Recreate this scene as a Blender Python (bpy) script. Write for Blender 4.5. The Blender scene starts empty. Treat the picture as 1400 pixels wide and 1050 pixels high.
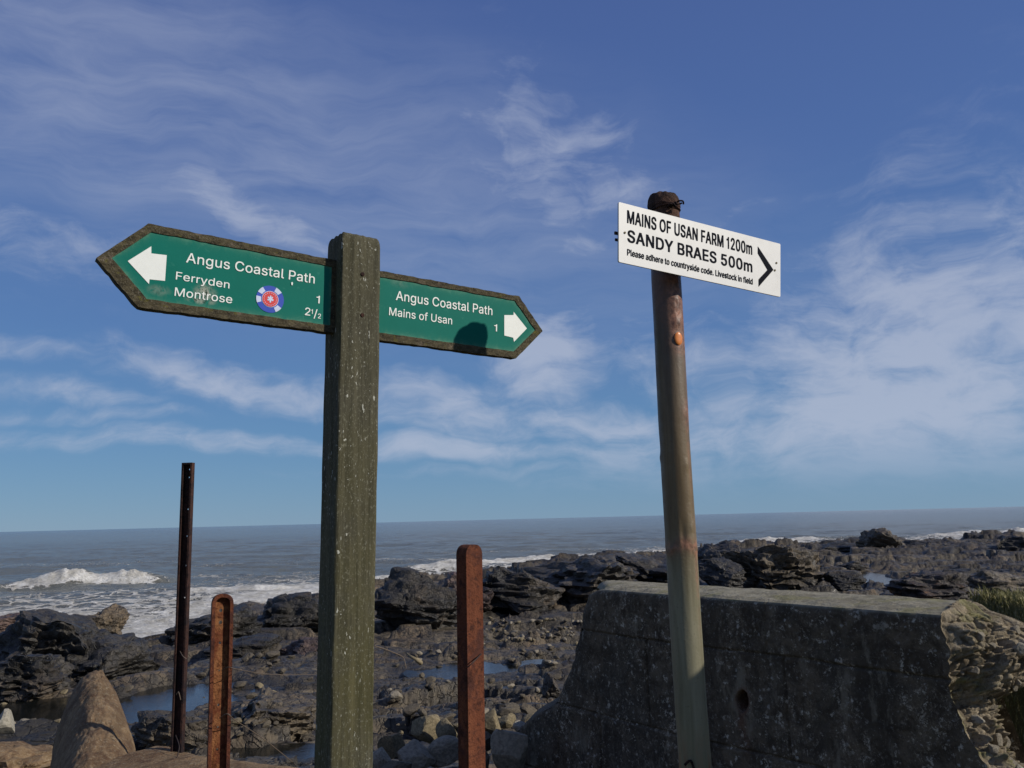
import bpy, bmesh, math, random
import numpy as np
from mathutils import Vector, Matrix, noise as mn

# ------------------------------------------------------------------ camera, sky, sun
sc = bpy.context.scene
COL = sc.collection
R_ = math.radians
FPX = 1132.0                                     # focal length in pixels of the 1400 px wide picture
PITCH, ROLL = R_(9.25), R_(-1.43)
EYE = Vector((0, 0, 4.0))
cam_d = bpy.data.cameras.new('camera'); cam = bpy.data.objects.new('camera', cam_d); COL.objects.link(cam)
cam_d.sensor_width = 36; cam_d.lens = FPX/1400*36; cam_d.clip_end = 30000; cam_d.clip_start = .05
CAMR = Matrix.Rotation(math.pi/2+PITCH, 3, 'X') @ Matrix.Rotation(ROLL, 3, 'Z')
cam.matrix_world = Matrix.Translation(EYE) @ CAMR.to_4x4()
sc.camera = cam

def ray(px, py):
    return CAMR @ Vector(((px-700)/FPX, -(py-525)/FPX, -1.0))
def at_z(px, py, z):
    d = ray(px, py); return EYE + d*((z-EYE.z)/d.z)
def at_y(px, py, y):
    d = ray(px, py); return EYE + d*(y/d.y)

SUN = Vector((.956, -.292, 0)).normalized()*math.cos(R_(30)) + Vector((0, 0, math.sin(R_(30))))
sl = bpy.data.lights.new('sun', 'SUN'); sl.energy = 4.0; sl.angle = R_(.55); sl.color = (1, .93, .82)
so = bpy.data.objects.new('sun', sl); COL.objects.link(so)
so.rotation_euler = (-SUN).to_track_quat('-Z', 'Y').to_euler()

sc.view_settings.view_transform = 'Standard'; sc.view_settings.look = 'None'
sc.view_settings.exposure = 0; sc.view_settings.gamma = 1; sc.view_settings.use_curve_mapping = False

class N:                                         # tiny node helper
    def __init__(s, tree): s.t = tree; s.n = tree.nodes; s.l = tree.links
    def put(s, sock, v):
        if hasattr(v, 'is_output'): s.l.new(v, sock)
        elif hasattr(v, 'outputs'): s.l.new(v.outputs[0], sock)
        elif v is not None:
            if isinstance(v, (tuple, list)) and len(v) == 3 and getattr(sock, 'type', '') == 'RGBA': v = (*v, 1)
            sock.default_value = v
    def math(s, op, a, b=None, c=None, clamp=False):
        m = s.n.new('ShaderNodeMath'); m.operation = op; m.use_clamp = clamp
        s.put(m.inputs[0], a)
        if b is not None: s.put(m.inputs[1], b)
        if c is not None: s.put(m.inputs[2], c)
        return m.outputs[0]
    def vmath(s, op, a, b=None):
        m = s.n.new('ShaderNodeVectorMath'); m.operation = op; s.put(m.inputs[0], a)
        if b is not None: s.put(m.inputs[1], b)
        return m.outputs['Value'] if op in ('LENGTH', 'DOT_PRODUCT', 'DISTANCE') else m.outputs[0]
    def noise(s, vec, scale, detail=4, rough=.55, dist=0, out=0, w=None):
        m = s.n.new('ShaderNodeTexNoise'); s.put(m.inputs['Vector'], vec)
        m.inputs['Scale'].default_value = scale; m.inputs['Detail'].default_value = detail
        m.inputs['Roughness'].default_value = rough; m.inputs['Distortion'].default_value = dist
        return m.outputs[out]
    def voro(s, vec, scale, feature='F1', out='Distance', rnd=1):
        m = s.n.new('ShaderNodeTexVoronoi'); m.feature = feature; s.put(m.inputs['Vector'], vec)
        m.inputs['Scale'].default_value = scale; m.inputs['Randomness'].default_value = rnd
        return m.outputs[out]
    def ramp(s, fac, a, b, lo=0., hi=1., smooth=True):
        m = s.n.new('ShaderNodeMapRange'); m.interpolation_type = 'SMOOTHSTEP' if smooth else 'LINEAR'
        s.put(m.inputs[0], fac); m.inputs[1].default_value = a; m.inputs[2].default_value = b
        m.inputs[3].default_value = lo; m.inputs[4].default_value = hi
        return m.outputs[0]
    def mix(s, fac, a, b, mode='MIX'):
        m = s.n.new('ShaderNodeMix'); m.data_type = 'RGBA'; m.blend_type = mode
        s.put(m.inputs[0], fac); s.put(m.inputs[6], a); s.put(m.inputs[7], b)
        return m.outputs[2]
    def mapping(s, vec, loc=(0, 0, 0), rot=(0, 0, 0), scale=(1, 1, 1)):
        m = s.n.new('ShaderNodeMapping'); s.put(m.inputs[0], vec)
        m.inputs[1].default_value = loc; m.inputs[2].default_value = rot; m.inputs[3].default_value = scale
        return m.outputs[0]
    def bump(s, h, strength=.3, dist=.01, normal=None):
        m = s.n.new('ShaderNodeBump'); m.inputs['Strength'].default_value = strength
        m.inputs['Distance'].default_value = dist; s.put(m.inputs['Height'], h)
        if normal is not None: s.put(m.inputs['Normal'], normal)
        return m.outputs[0]

# ---- world: Nishita sky with thin cirrus laid over it by direction
w = bpy.data.worlds.new('World'); sc.world = w; w.use_nodes = True
w.node_tree.nodes.clear(); k = N(w.node_tree)
sky = k.n.new('ShaderNodeTexSky'); sky.sky_type = 'NISHITA'; sky.sun_disc = False
sky.sun_elevation = R_(30); sky.sun_rotation = math.atan2(SUN.x, SUN.y)
sky.altitude = 0; sky.air_density = 1.0; sky.dust_density = .0; sky.ozone_density = 4.5
tc = k.n.new('ShaderNodeTexCoord'); dirv = k.vmath('NORMALIZE', tc.outputs['Generated'])
sep = k.n.new('ShaderNodeSeparateXYZ'); k.put(sep.inputs[0], dirv)
zz = k.math('ADD', k.math('MAXIMUM', sep.outputs[2], 0), .13)
cmb = k.n.new('ShaderNodeCombineXYZ')
k.put(cmb.inputs[0], k.math('DIVIDE', sep.outputs[0], zz)); k.put(cmb.inputs[1], k.math('DIVIDE', sep.outputs[1], zz))
flat = cmb.outputs[0]
az = k.math('ARCTAN2', sep.outputs[0], sep.outputs[1]); el = k.math('ARCSINE', sep.outputs[2])
c2 = k.n.new('ShaderNodeCombineXYZ'); k.put(c2.inputs[0], az); k.put(c2.inputs[1], el)
wob = k.vmath('ADD', c2.outputs[0], k.vmath('MULTIPLY', k.vmath('SUBTRACT', k.noise(c2.outputs[0], 5, 3, .6, out=1), (.5, .5, .5)), (.16, .09, 0)))
def sky_dir(px, py):
    d = ray(px, py).normalized(); return math.atan2(d.x, d.y), math.asin(d.z)
# where the cirrus banks of this sky hang: centre, half sizes (in 1/1132 rad), tilt, density
BANKS = [(250, 150, 640, 160, 14, .41), (760, 110, 260, 60, 35, .16), (350, 305, 140, 28, 30, .85), (90, 340, 240, 60, 8, .36), (760, 235, 170, 100, 32, .55),
         (330, 525, 190, 24, 9, .82), (90, 530, 80, 16, 5, .72), (20, 475, 70, 10, 4, .6), (90, 556, 150, 10, 2, .5),
         (300, 600, 330, 13, 3, .62), (620, 613, 130, 15, 2, .98), (620, 560, 100, 36, 14, .8), (740, 490, 84, 60, -22, .95),
         (800, 578, 110, 24, 0, .95), (860, 615, 120, 22, 3, .95), (1250, 500, 250, 140, -22, 1.12), (1330, 390, 200, 100, -16, .8),
         (1110, 590, 280, 54, -4, .9), (940, 490, 110, 60, 20, .55), (1230, 250, 250, 60, -24, .22), (1340, 600, 170, 60, -5, .8), (1060, 655, 300, 16, 0, .35),
         (980, 300, 90, 30, -20, .25), (1150, 635, 360, 30, -1, .85), (700, 640, 260, 9, 0, .5), (1250, 668, 200, 7, 0, .3)]
tot = None; veil = None
for (px, py, rx, ry, rot, wt) in BANKS:
    a0, e0 = sky_dir(px, py)
    v = k.vmath('SUBTRACT', wob, (a0, e0, 0))
    v = k.mapping(v, rot=(0, 0, R_(rot)))
    v = k.vmath('MULTIPLY', v, (FPX/rx/1.5, FPX/ry/1.5, 0))
    g = k.ramp(k.vmath('LENGTH', v), 0, 1.25, wt, 0)
    if rx > 600: veil = g; continue
    tot = g if tot is None else k.math('MAXIMUM', tot, g)
side = k.ramp(k.math('ABSOLUTE', k.math('ADD', az, 0)), .62, .95, 0, .85)      # cloud carries on beyond the frame, thickened there for neutral fill light
tot = k.math('MAXIMUM', tot, k.math('MULTIPLY', side, k.ramp(k.noise(c2.outputs[0], 2.2, 3), .4, .65)))
st1 = k.noise(k.mapping(wob, rot=(0, 0, R_(14)), scale=(3.0, 15, 1)), 1.7, 9, .62, .35)
st2 = k.noise(k.mapping(wob, rot=(0, 0, R_(-8)), scale=(6, 11, 1)), 2.6, 10, .64, .15)
str_ = k.math('ADD', k.math('MULTIPLY', st1, .5), k.math('MULTIPLY', st2, .5))
dens = k.math('ADD', k.math('MULTIPLY', tot, 1.05), k.math('MULTIPLY', k.math('SUBTRACT', str_, .5), 2.5))
brk = k.noise(k.mapping(wob, rot=(0, 0, R_(-20)), scale=(5, 12, 1)), 1.5, 5, .6, .3)
dens = k.math('ADD', dens, k.math('MULTIPLY', k.math('SUBTRACT', brk, .52), k.math('MULTIPLY', tot, 2.6)))
dens = k.math('MULTIPLY', k.ramp(dens, .0, 1.2), k.ramp(tot, 0, .3))
soft = k.math('ADD', .62, k.math('MULTIPLY', k.math('SUBTRACT', st1, .5), 2.0))
dens = k.math('MAXIMUM', dens, k.math('MULTIPLY', k.math('MULTIPLY', veil, soft), 1.6))
dens = k.math('MULTIPLY', k.math('MULTIPLY', dens, .80), k.ramp(el, .0, .1))
hs = k.n.new('ShaderNodeHueSaturation'); hs.inputs['Saturation'].default_value = 1.12; hs.inputs['Value'].default_value = .92
k.put(hs.inputs['Color'], sky.outputs[0])
cr = k.n.new('ShaderNodeValToRGB'); k.put(cr.inputs[0], k.ramp(el, 0, 1.0, smooth=False)); e_ = cr.color_ramp.elements
e_[0].position = 0; e_[0].color = (1.35, 2.80, 4.55, 1); e_[1].position = 1; e_[1].color = (.62, 1.05, 2.7, 1)
for p_, c_ in ((.10, (1.10, 2.40, 4.5)), (.22, (.92, 1.90, 4.2)), (.40, (.80, 1.50, 3.75)), (.62, (.70, 1.22, 3.3))):
    q_ = e_.new(p_); q_.color = (*c_, 1)
skyc = k.mix(.85, hs.outputs[0], cr.outputs[0])
final = k.mix(dens, skyc, k.mix(k.ramp(el, 0, .7), (4.4, 5.0, 6.3), (3.1, 3.6, 5.2)))
bg = k.n.new('ShaderNodeBackground'); k.put(bg.inputs[0], final); bg.inputs[1].default_value = .10
wo = k.n.new('ShaderNodeOutputWorld'); k.l.new(bg.outputs[0], wo.inputs[0])

# ------------------------------------------------------------------ object helpers
def tag(o, label=None, cat=None, group=None, kind=None):
    if label: o['label'] = label
    if cat: o['category'] = cat
    if group: o['group'] = group
    if kind: o['kind'] = kind
    return o
def empty(name, loc, label, cat, group=None):
    o = bpy.data.objects.new(name, None); COL.objects.link(o); o.location = loc; o.empty_display_size = .1
    return tag(o, label, cat, group)
def link(name, me, mat=None, parent=None, smooth=False):
    """link a mesh whose vertices are in world metres; a parent is an unrotated Empty or mesh"""
    o = bpy.data.objects.new(name, me); COL.objects.link(o)
    if mat is not None and not me.materials: me.materials.append(mat)
    if parent is not None:
        off = Vector((0, 0, 0)); q = parent
        while q is not None: off += q.location; q = q.parent
        me.transform(Matrix.Translation(-off)); o.parent = parent
    if smooth: me.polygons.foreach_set('use_smooth', [True]*len(me.polygons))
    return o
def py_mesh(name, verts, faces):
    me = bpy.data.meshes.new(name); me.from_pydata([tuple(v) for v in verts], [], faces); me.update(); return me
def base_at(o, p):
    """move a top-level mesh object's origin to p"""
    p = Vector(p); o.data.transform(Matrix.Translation(-p)); o.location = p; return o
def grid_mesh(name, X, Y, Z, attrs=None, flip=False):
    n, m = X.shape
    me = bpy.data.meshes.new(name); me.vertices.add(n*m)
    me.vertices.foreach_set('co', np.stack([X, Y, Z], -1).reshape(-1).astype(np.float32))
    i = np.arange(n*m).reshape(n, m)
    q = np.stack([i[:-1, :-1], i[:-1, 1:], i[1:, 1:], i[1:, :-1]], -1).reshape(-1, 4)
    if flip: q = q[:, ::-1]
    nf = len(q); me.loops.add(nf*4); me.polygons.add(nf)
    me.loops.foreach_set('vertex_index', np.ascontiguousarray(q).reshape(-1).astype(np.int32))
    me.polygons.foreach_set('loop_start', np.arange(0, nf*4, 4, dtype=np.int32))
    me.polygons.foreach_set('loop_total', np.full(nf, 4, dtype=np.int32))
    me.update(calc_edges=True)
    for kx, a in (attrs or {}).items():
        at = me.attributes.new(kx, 'FLOAT', 'POINT'); at.data.foreach_set('value', a.reshape(-1).astype(np.float32))
    return me

# ---- numpy noise
def _h(ix, iy, s):
    x = (ix.astype(np.int64)*374761393 + iy.astype(np.int64)*668265263 + s*1442695041) & 0xffffffff
    x = ((x ^ (x >> 13))*1274126177) & 0xffffffff
    x = ((x ^ (x >> 16))*2246822519) & 0xffffffff
    return ((x ^ (x >> 15)) & 0xffffff)/float(0xffffff)
def vnoise(x, y, s=0):
    ix, iy = np.floor(x), np.floor(y); fx, fy = x-ix, y-iy
    fx = fx*fx*fx*(fx*(fx*6-15)+10); fy = fy*fy*fy*(fy*(fy*6-15)+10)
    a, b, c, d = _h(ix, iy, s), _h(ix+1, iy, s), _h(ix, iy+1, s), _h(ix+1, iy+1, s)
    return (a*(1-fx)+b*fx)*(1-fy)+(c*(1-fx)+d*fx)*fy
def fbm(x, y, s=0, o=4, g=.5):
    t = 0; a = 1; n = 0
    for i in range(o):
        t = t + a*(vnoise(x, y, s+i*7)-.5); n += a; a *= g; x = x*2.03+5.1; y = y*2.03+1.7
    return t/n*2
def facet(x, y, s=0, slope=1.0):
    """tilted plates: every Voronoi cell is a plane of its own height and slope; also returns crack distance"""
    ix, iy = np.floor(x), np.floor(y); b1 = np.full(x.shape, 9.); b2 = np.full(x.shape, 9.); val = np.zeros(x.shape)
    for dx in (-1, 0, 1):
        for dy in (-1, 0, 1):
            cx, cy = ix+dx, iy+dy
            qx = cx+.1+.8*_h(cx, cy, s); qy = cy+.1+.8*_h(cx, cy, s+1)
            d = np.hypot(x-qx, y-qy); hv = _h(cx, cy, s+2)-.5
            v = hv + slope*((x-qx)*(_h(cx, cy, s+3)-.5)+(y-qy)*(_h(cx, cy, s+4)-.5))
            nearer = d < b1
            b2 = np.where(nearer, b1, np.minimum(b2, d)); val = np.where(nearer, v, val); b1 = np.where(nearer, d, b1)
    return val, b2-b1

# ------------------------------------------------------------------ materials
def mat(name):
    m = bpy.data.materials.new(name); m.use_nodes = True; m.node_tree.nodes.clear()
    k = N(m.node_tree); b = k.n.new('ShaderNodeBsdfPrincipled'); o = k.n.new('ShaderNodeOutputMaterial')
    k.l.new(b.outputs[0], o.inputs[0]); k.b = b
    g = k.n.new('ShaderNodeNewGeometry'); k.pos = g.outputs['Position']; k.geo = g
    t = k.n.new('ShaderNodeTexCoord'); k.obj = t.outputs['Object']
    return m, k
def fin(k, col, rough=.7, nrm=None, spec=.5, metal=0):
    k.put(k.b.inputs['Base Color'], col); k.put(k.b.inputs['Roughness'], rough)
    k.put(k.b.inputs['Specular IOR Level'], spec); k.put(k.b.inputs['Metallic'], metal)
    if nrm is not None: k.put(k.b.inputs['Normal'], nrm)
def plain(name, col, rough=.6, metal=0, var=.15, scale=60, bump=.1, spec=.4):
    m, k = mat(name); n = k.noise(k.pos, scale, 5, .6)
    c = k.mix(n, tuple(x*(1-var) for x in col), tuple(min(1, x*(1+var)) for x in col))
    fin(k, c, rough, k.bump(n, bump, .002), metal=metal, spec=spec); return m
M = {}

def rock_mat(name, dark, mid, brown, scale=1.0, bump=.8, wetness=.5):
    m, k = mat(name); p = k.pos
    n1 = k.noise(p, .55*scale, 6, .6, .4); n2 = k.noise(p, 3.2*scale, 8, .68, .6); n3 = k.noise(p, 16*scale, 6, .7); big = k.noise(k.mapping(p, rot=(0, 0, .35), scale=(.5, 1, 1.5)), .32*scale, 5, .6, .3)
    v1 = k.voro(k.vmath('ADD', p, k.vmath('MULTIPLY', k.noise(p, 5*scale, 4, out=1), (.25, .25, .25))), 5.5*scale, 'DISTANCE_TO_EDGE')
    c = k.mix(k.ramp(n2, .38, .64), dark, mid)
    c = k.mix(k.math('MULTIPLY', k.ramp(n1, .48, .66), k.ramp(n2, .42, .62)), c, brown)
    c = k.mix(k.ramp(n3, .56, .72, 0, .55), c, tuple(min(1, x*2.1) for x in mid))
    c = k.mix(k.ramp(v1, 0, .05, .75, 0), c, tuple(x*.4 for x in dark))
    c = k.mix(k.ramp(big, .40, .50, .72, 0), c, tuple(x*.55 for x in dark)); c = k.mix(k.math('MULTIPLY', k.ramp(big, .54, .64, 0, .6), k.ramp(n2, .4, .6)), c, tuple(min(1, x*1.7) for x in mid))
    h = k.math('ADD', k.math('ADD', k.math('MULTIPLY', n2, .6), k.math('MULTIPLY', n3, .22)), k.ramp(v1, 0, .09, 0, .22))
    fin(k, c, k.ramp(n2, .35, .7, .42, .85), k.bump(h, bump, .12/scale), spec=wetness)
    return m
M['shore'] = rock_mat('shore_rock', (.024, .020, .015), (.095, .078, .054), (.155, .11, .066))
M['basalt'] = rock_mat('dark_basalt', (.016, .0145, .0125), (.052, .045, .036), (.095, .07, .048))
M['brownrock'] = rock_mat('brown_rock', (.042, .034, .024), (.125, .098, .064), (.17, .12, .07))
M['redrock'] = rock_mat('reddish_rock', (.045, .030, .026), (.115, .075, .060), (.16, .10, .075))
M['rustrock'] = rock_mat('orange_lichen_rock', (.030, .022, .018), (.07, .055, .04), (.26, .12, .035))
def stone_mat(name, a, b):
    m, k = mat(name); p = k.obj
    n = k.noise(p, 6, 7, .65, .3); n2 = k.noise(p, 40, 4, .6); v = k.voro(p, 30)
    c = k.mix(k.ramp(n, .3, .7), a, b); c = k.mix(k.ramp(n2, .55, .75, 0, .5), c, tuple(x*.45 for x in a))
    fin(k, c, .85, k.bump(k.math('ADD', n, k.math('MULTIPLY', n2, .4)), .6, .02), spec=.3); return m
M['tan'] = stone_mat('tan_stone', (.12, .098, .058), (.27, .22, .135))
M['pale'] = stone_mat('pale_stone', (.22, .20, .155), (.42, .385, .31))
M['grey'] = stone_mat('grey_stone', (.15, .13, .098), (.31, .27, .205))
M['dimst'] = stone_mat('dark_stone', (.055, .047, .036), (.15, .125, .09))

def wood_mat():
    m, k = mat('weathered_wood'); p = k.obj
    g = k.noise(k.mapping(p, scale=(95, 95, 3.2)), 1, 6, .65, .3); g2 = k.noise(k.mapping(p, scale=(30, 30, 2)), 1, 4, .6)
    blot = k.noise(p, 7, 6, .65); speck = k.noise(k.mapping(p, scale=(1, 1, .45)), 150, 3, .5)
    fine = k.noise(p, 420, 3, .7)
    sp = k.n.new('ShaderNodeSeparateXYZ'); k.put(sp.inputs[0], k.pos)
    up = k.ramp(sp.outputs[2], 3.3, 4.5)                      # greener towards the damp foot
    c = k.mix(k.ramp(g, .3, .7), (.035, .033, .021), (.095, .088, .058))
    green = k.mix(k.ramp(g2, .3, .7), (.052, .048, .018), (.112, .100, .045))
    c = k.mix(k.math('MULTIPLY', k.ramp(up, 0, 1, .95, .25, smooth=False), k.ramp(blot, .3, .6)), c, green)
    c = k.mix(k.ramp(k.noise(k.mapping(p, scale=(1, 1, .6)), 190, 5, .8), .54, .64, 0, .75), c, (.20, .195, .14))
    c = k.mix(k.ramp(fine, .30, .42, .6, 0), c, (.02, .02, .012))
    lich = k.math('MULTIPLY', k.ramp(speck, .66, .685), k.ramp(k.noise(p, 9, 3), .42, .56))
    c = k.mix(lich, c, (.42, .42, .36))
    h = k.math('ADD', k.math('MULTIPLY', g, .6), k.math('ADD', k.math('MULTIPLY', lich, .5), k.math('MULTIPLY', fine, .35)))
    fin(k, c, .9, k.bump(h, .7, .004), spec=.25); return m
M['wood'] = wood_mat()
def frame_mat():
    m, k = mat('lichened_board_wood'); p = k.obj
    g = k.noise(k.mapping(p, rot=(0, 0, R_(-33)), scale=(8, 90, 90)), 1, 6, .65, .3); f = k.noise(p, 260, 5, .75); b = k.noise(p, 26, 6, .7)
    c = k.mix(k.ramp(g, .3, .7), (.032, .026, .016), (.105, .088, .05))
    c = k.mix(k.ramp(f, .5, .72, 0, .7), c, (.20, .185, .14)); c = k.mix(k.ramp(b, .56, .72, 0, .6), c, (.24, .19, .15))
    c = k.mix(k.ramp(k.noise(p, 60, 4), .6, .7, 0, .5), c, (.13, .12, .02))
    fin(k, c, .95, k.bump(k.math('ADD', g, f), .8, .004), spec=.2); return m
M['board'] = frame_mat()
def panel_mat():
    m, k = mat('green_sign_paint'); p = k.obj
    n = k.noise(p, 18, 6, .65); f = k.noise(p, 130, 4, .6); d = k.noise(p, 45, 6, .7, .5)
    at = k.n.new('ShaderNodeAttribute'); at.attribute_name = 'edge'
    rub = k.n.new('ShaderNodeAttribute'); rub.attribute_name = 'rub'
    c = k.mix(n, (.0015, .125, .092), (.003, .155, .118))
    c = k.mix(k.ramp(d, .60, .72, 0, .35), c, (.06, .26, .20))
    edge = k.math('MULTIPLY', at.outputs['Fac'], k.ramp(d, .3, .7, .1, .75))
    c = k.mix(edge, c, (.12, .26, .17))
    c = k.mix(k.math('MULTIPLY', rub.outputs['Fac'], k.ramp(d, .36, .58)), c, (.33, .335, .28))
    c = k.mix(k.math('MULTIPLY', rub.outputs['Fac'], k.ramp(f, .52, .62)), c, (.025, .05, .035))
    fin(k, c, .55, k.bump(f, .06, .002), spec=.10); return m
M['green'] = panel_mat()
def white_mat(name, col):
    m, k = mat(name); n = k.noise(k.pos, 30, 5, .6); f = k.noise(k.pos, 220, 3, .6)
    c = k.mix(k.ramp(n, .45, .75, 0, .5), col, tuple(x*.86 for x in col))
    c = k.mix(k.ramp(f, .68, .74, 0, .6), c, (.42, .38, .28))
    fin(k, c, .45, spec=.4); return m
M['white'] = white_mat('white_sign_face', (.74, .73, .70))
M['letter'] = plain('white_lettering', (.78, .80, .76), .5, var=.06)
M['ink'] = plain('black_lettering', (.010, .011, .016), .8, spec=.04)
M['alu'] = plain('sign_edge_metal', (.35, .35, .34), .45, metal=.6)
M['blue'] = plain('sticker_blue', (.015, .06, .42), .4); M['red'] = plain('sticker_red', (.62, .035, .035), .4)
M['skyblue'] = plain('sticker_pale', (.55, .62, .80), .4)
def rust_mat(name, a, b, c3, scale=1.):
    m, k = mat(name); p = k.pos
    n = k.noise(p, 9*scale, 7, .7, .4); f = k.noise(p, 120*scale, 5, .7); s = k.noise(k.mapping(p, scale=(40, 40, 6)), 1, 5, .6)
    c = k.mix(k.ramp(s, .3, .7), a, b); c = k.mix(k.ramp(n, .46, .6), c, c3); c = k.mix(k.ramp(k.noise(p, 34*scale, 6, .75), .52, .62, 0, .8), c, tuple(x*.5 for x in c3)); c = k.mix(k.ramp(k.noise(k.mapping(p, scale=(1, 1, .3)), 28*scale, 5, .7), .58, .68, 0, .5), c, tuple(min(1, x*1.7) for x in b)); c = k.mix(k.ramp(f, .52, .7, 0, .6), c, tuple(x*.35 for x in a))
    fin(k, c, .9, k.bump(k.math('ADD', f, k.math('MULTIPLY', n, 2)), .9, .006), spec=.2); return m
M['rust'] = rust_mat('rusty_steel', (.115, .036, .018), (.17, .058, .028), (.075, .028, .020))
M['rustor'] = rust_mat('orange_rusty_steel', (.22, .085, .032), (.29, .13, .055), (.13, .038, .018))
M['rustdk'] = rust_mat('dark_rusty_steel', (.038, .020, .017), (.065, .030, .022), (.022, .015, .016))
M['caprust'] = rust_mat('dark_brown_rusted_cap', (.075, .040, .028), (.12, .062, .042), (.045, .028, .022))
def pipe_mat():
    m, k = mat('painted_rusting_pipe'); p = k.pos
    sp = k.n.new('ShaderNodeSeparateXYZ'); k.put(sp.inputs[0], p); z = sp.outputs[2]
    s = k.noise(k.mapping(p, scale=(45, 45, 3)), 1, 6, .65, .4); n = k.noise(p, 14, 7, .7, .5); f = k.noise(p, 160, 4, .7)
    zn = k.math('ADD', z, k.math('MULTIPLY', k.math('SUBTRACT', n, .5), .16))
    c = k.mix(k.ramp(s, .3, .7), (.135, .125, .075), (.22, .205, .135))                  # old cream paint low down
    c = k.mix(k.ramp(zn, 3.72, 4.05), c, k.mix(k.ramp(s, .35, .65), (.095, .062, .025), (.15, .105, .05)))
    c = k.mix(k.ramp(zn, 4.10, 4.46), c, k.mix(k.ramp(s, .35, .65), (.075, .052, .032), (.125, .088, .055)))
    c = k.mix(k.ramp(zn, 4.42, 4.56), c, k.mix(k.ramp(n, .35, .65), (.085, .040, .028), (.16, .085, .055)))
    at = k.n.new('ShaderNodeAttribute'); at.attribute_name = 'rusty'
    c = k.mix(k.math('MULTIPLY', at.outputs['Fac'], k.ramp(n, .3, .62)), c, k.mix(k.ramp(k.noise(p, 55, 6, .75), .35, .65), (.09, .040, .026), (.34, .155, .095)))
    c = k.mix(k.math('MULTIPLY', k.ramp(zn, 3.38, 3.52, 1, 0), k.ramp(s, .45, .6)), c, (.16, .055, .02))
    c = k.mix(k.ramp(f, .60, .70, 0, .5), c, (.05, .035, .02))
    fin(k, c, k.ramp(n, .3, .7, .38, .6), k.bump(k.math('ADD', k.math('MULTIPLY', n, .6), k.math('MULTIPLY', f, .3)), .5, .004), spec=.5); return m
M['pipe'] = pipe_mat()
def concrete_mat():
    m, k = mat('old_dark_concrete'); p = k.pos
    n1 = k.noise(p, 2.2, 6, .65, .6); n2 = k.noise(p, 11, 8, .72, .5); f = k.noise(p, 75, 6, .75)
    v = k.voro(k.vmath('ADD', p, k.vmath('MULTIPLY', k.noise(p, 40, 3, out=1), (.03, .03, .03))), 26, out='Distance')
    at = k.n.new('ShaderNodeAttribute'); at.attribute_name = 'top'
    rs = k.n.new('ShaderNodeAttribute'); rs.attribute_name = 'rust'
    c = k.mix(k.ramp(n2, .38, .62), (.050, .037, .024), (.125, .098, .066))
    c = k.mix(k.ramp(n1, .45, .65, 0, .6), c, (.052, .046, .036))
    lich = k.math('MULTIPLY', k.ramp(v, .12, .26, 1, 0), k.ramp(k.noise(p, 20, 5, .7), .48, .60))
    c = k.mix(k.math('MULTIPLY', lich, k.ramp(n1, .35, .6, .35, .9)), c, (.40, .385, .34))
    st = k.noise(k.mapping(p, scale=(1, 1, .85)), 68, 8, .80, .1)
    st3 = k.noise(p, 24, 7, .75, .2); clus = k.ramp(k.noise(k.mapping(p, scale=(1, 1, .6)), 5.5, 6, .7), .42, .62)
    c = k.mix(k.math('MULTIPLY', k.ramp(st, .53, .60), k.math('MULTIPLY', k.ramp(st3, .40, .56, .12, 1), clus)), c, (.36, .315, .24))
    c = k.mix(k.math('MULTIPLY', k.ramp(st3, .57, .64), .9), c, (.44, .40, .32)); c = k.mix(k.ramp(k.noise(k.mapping(p, scale=(1, 1, .22)), 4.5, 5, .6), .50, .66, 0, .6), c, (.035, .028, .02))
    c = k.mix(k.ramp(k.noise(k.mapping(p, scale=(1, 1, .35)), 9, 6, .7), .55, .68, 0, .75), c, (.19, .165, .12))
    c = k.mix(k.ramp(f, .56, .70, 0, .65), c, (.26, .24, .205)); c = k.mix(k.ramp(f, .3, .42, .6, 0), c, (.022, .020, .016))
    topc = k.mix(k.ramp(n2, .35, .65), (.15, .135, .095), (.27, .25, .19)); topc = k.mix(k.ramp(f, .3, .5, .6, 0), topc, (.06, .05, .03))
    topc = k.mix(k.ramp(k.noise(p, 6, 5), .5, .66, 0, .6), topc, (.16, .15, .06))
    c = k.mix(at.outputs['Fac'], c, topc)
    c = k.mix(k.math('MULTIPLY', rs.outputs['Fac'], k.ramp(n2, .3, .6, .3, 1)), c, (.13, .045, .022))
    h = k.math('ADD', k.math('MULTIPLY', n2, .5), k.math('ADD', k.math('MULTIPLY', f, .3), k.math('MULTIPLY', lich, .2)))
    fin(k, c, .92, k.bump(h, .9, .012), spec=.25); return m
M['conc'] = concrete_mat()
def rubble_mat():
    m, k = mat('broken_concrete'); p = k.pos
    n = k.noise(p, 9, 8, .7, .4); f = k.noise(p, 60, 6, .7); mo = k.noise(p, 5, 4, .6)
    c = k.mix(k.ramp(n, .35, .65), (.12, .095, .062), (.30, .25, .175)); c = k.mix(k.ramp(f, .5, .7, 0, .6), c, (.42, .37, .28)); c = k.mix(k.ramp(k.noise(p, 22, 5, .7), .54, .66, 0, .8), c, (.09, .068, .042))
    c = k.mix(k.ramp(mo, .5, .66, 0, .7), c, (.15, .15, .055)); c = k.mix(k.ramp(f, .3, .44, .6, 0), c, (.05, .04, .025))
    fin(k, c, .95, k.bump(k.math('ADD', n, k.math('MULTIPLY', f, .5)), .9, .02), spec=.2); return m
M['rubble'] = rubble_mat()
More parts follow.
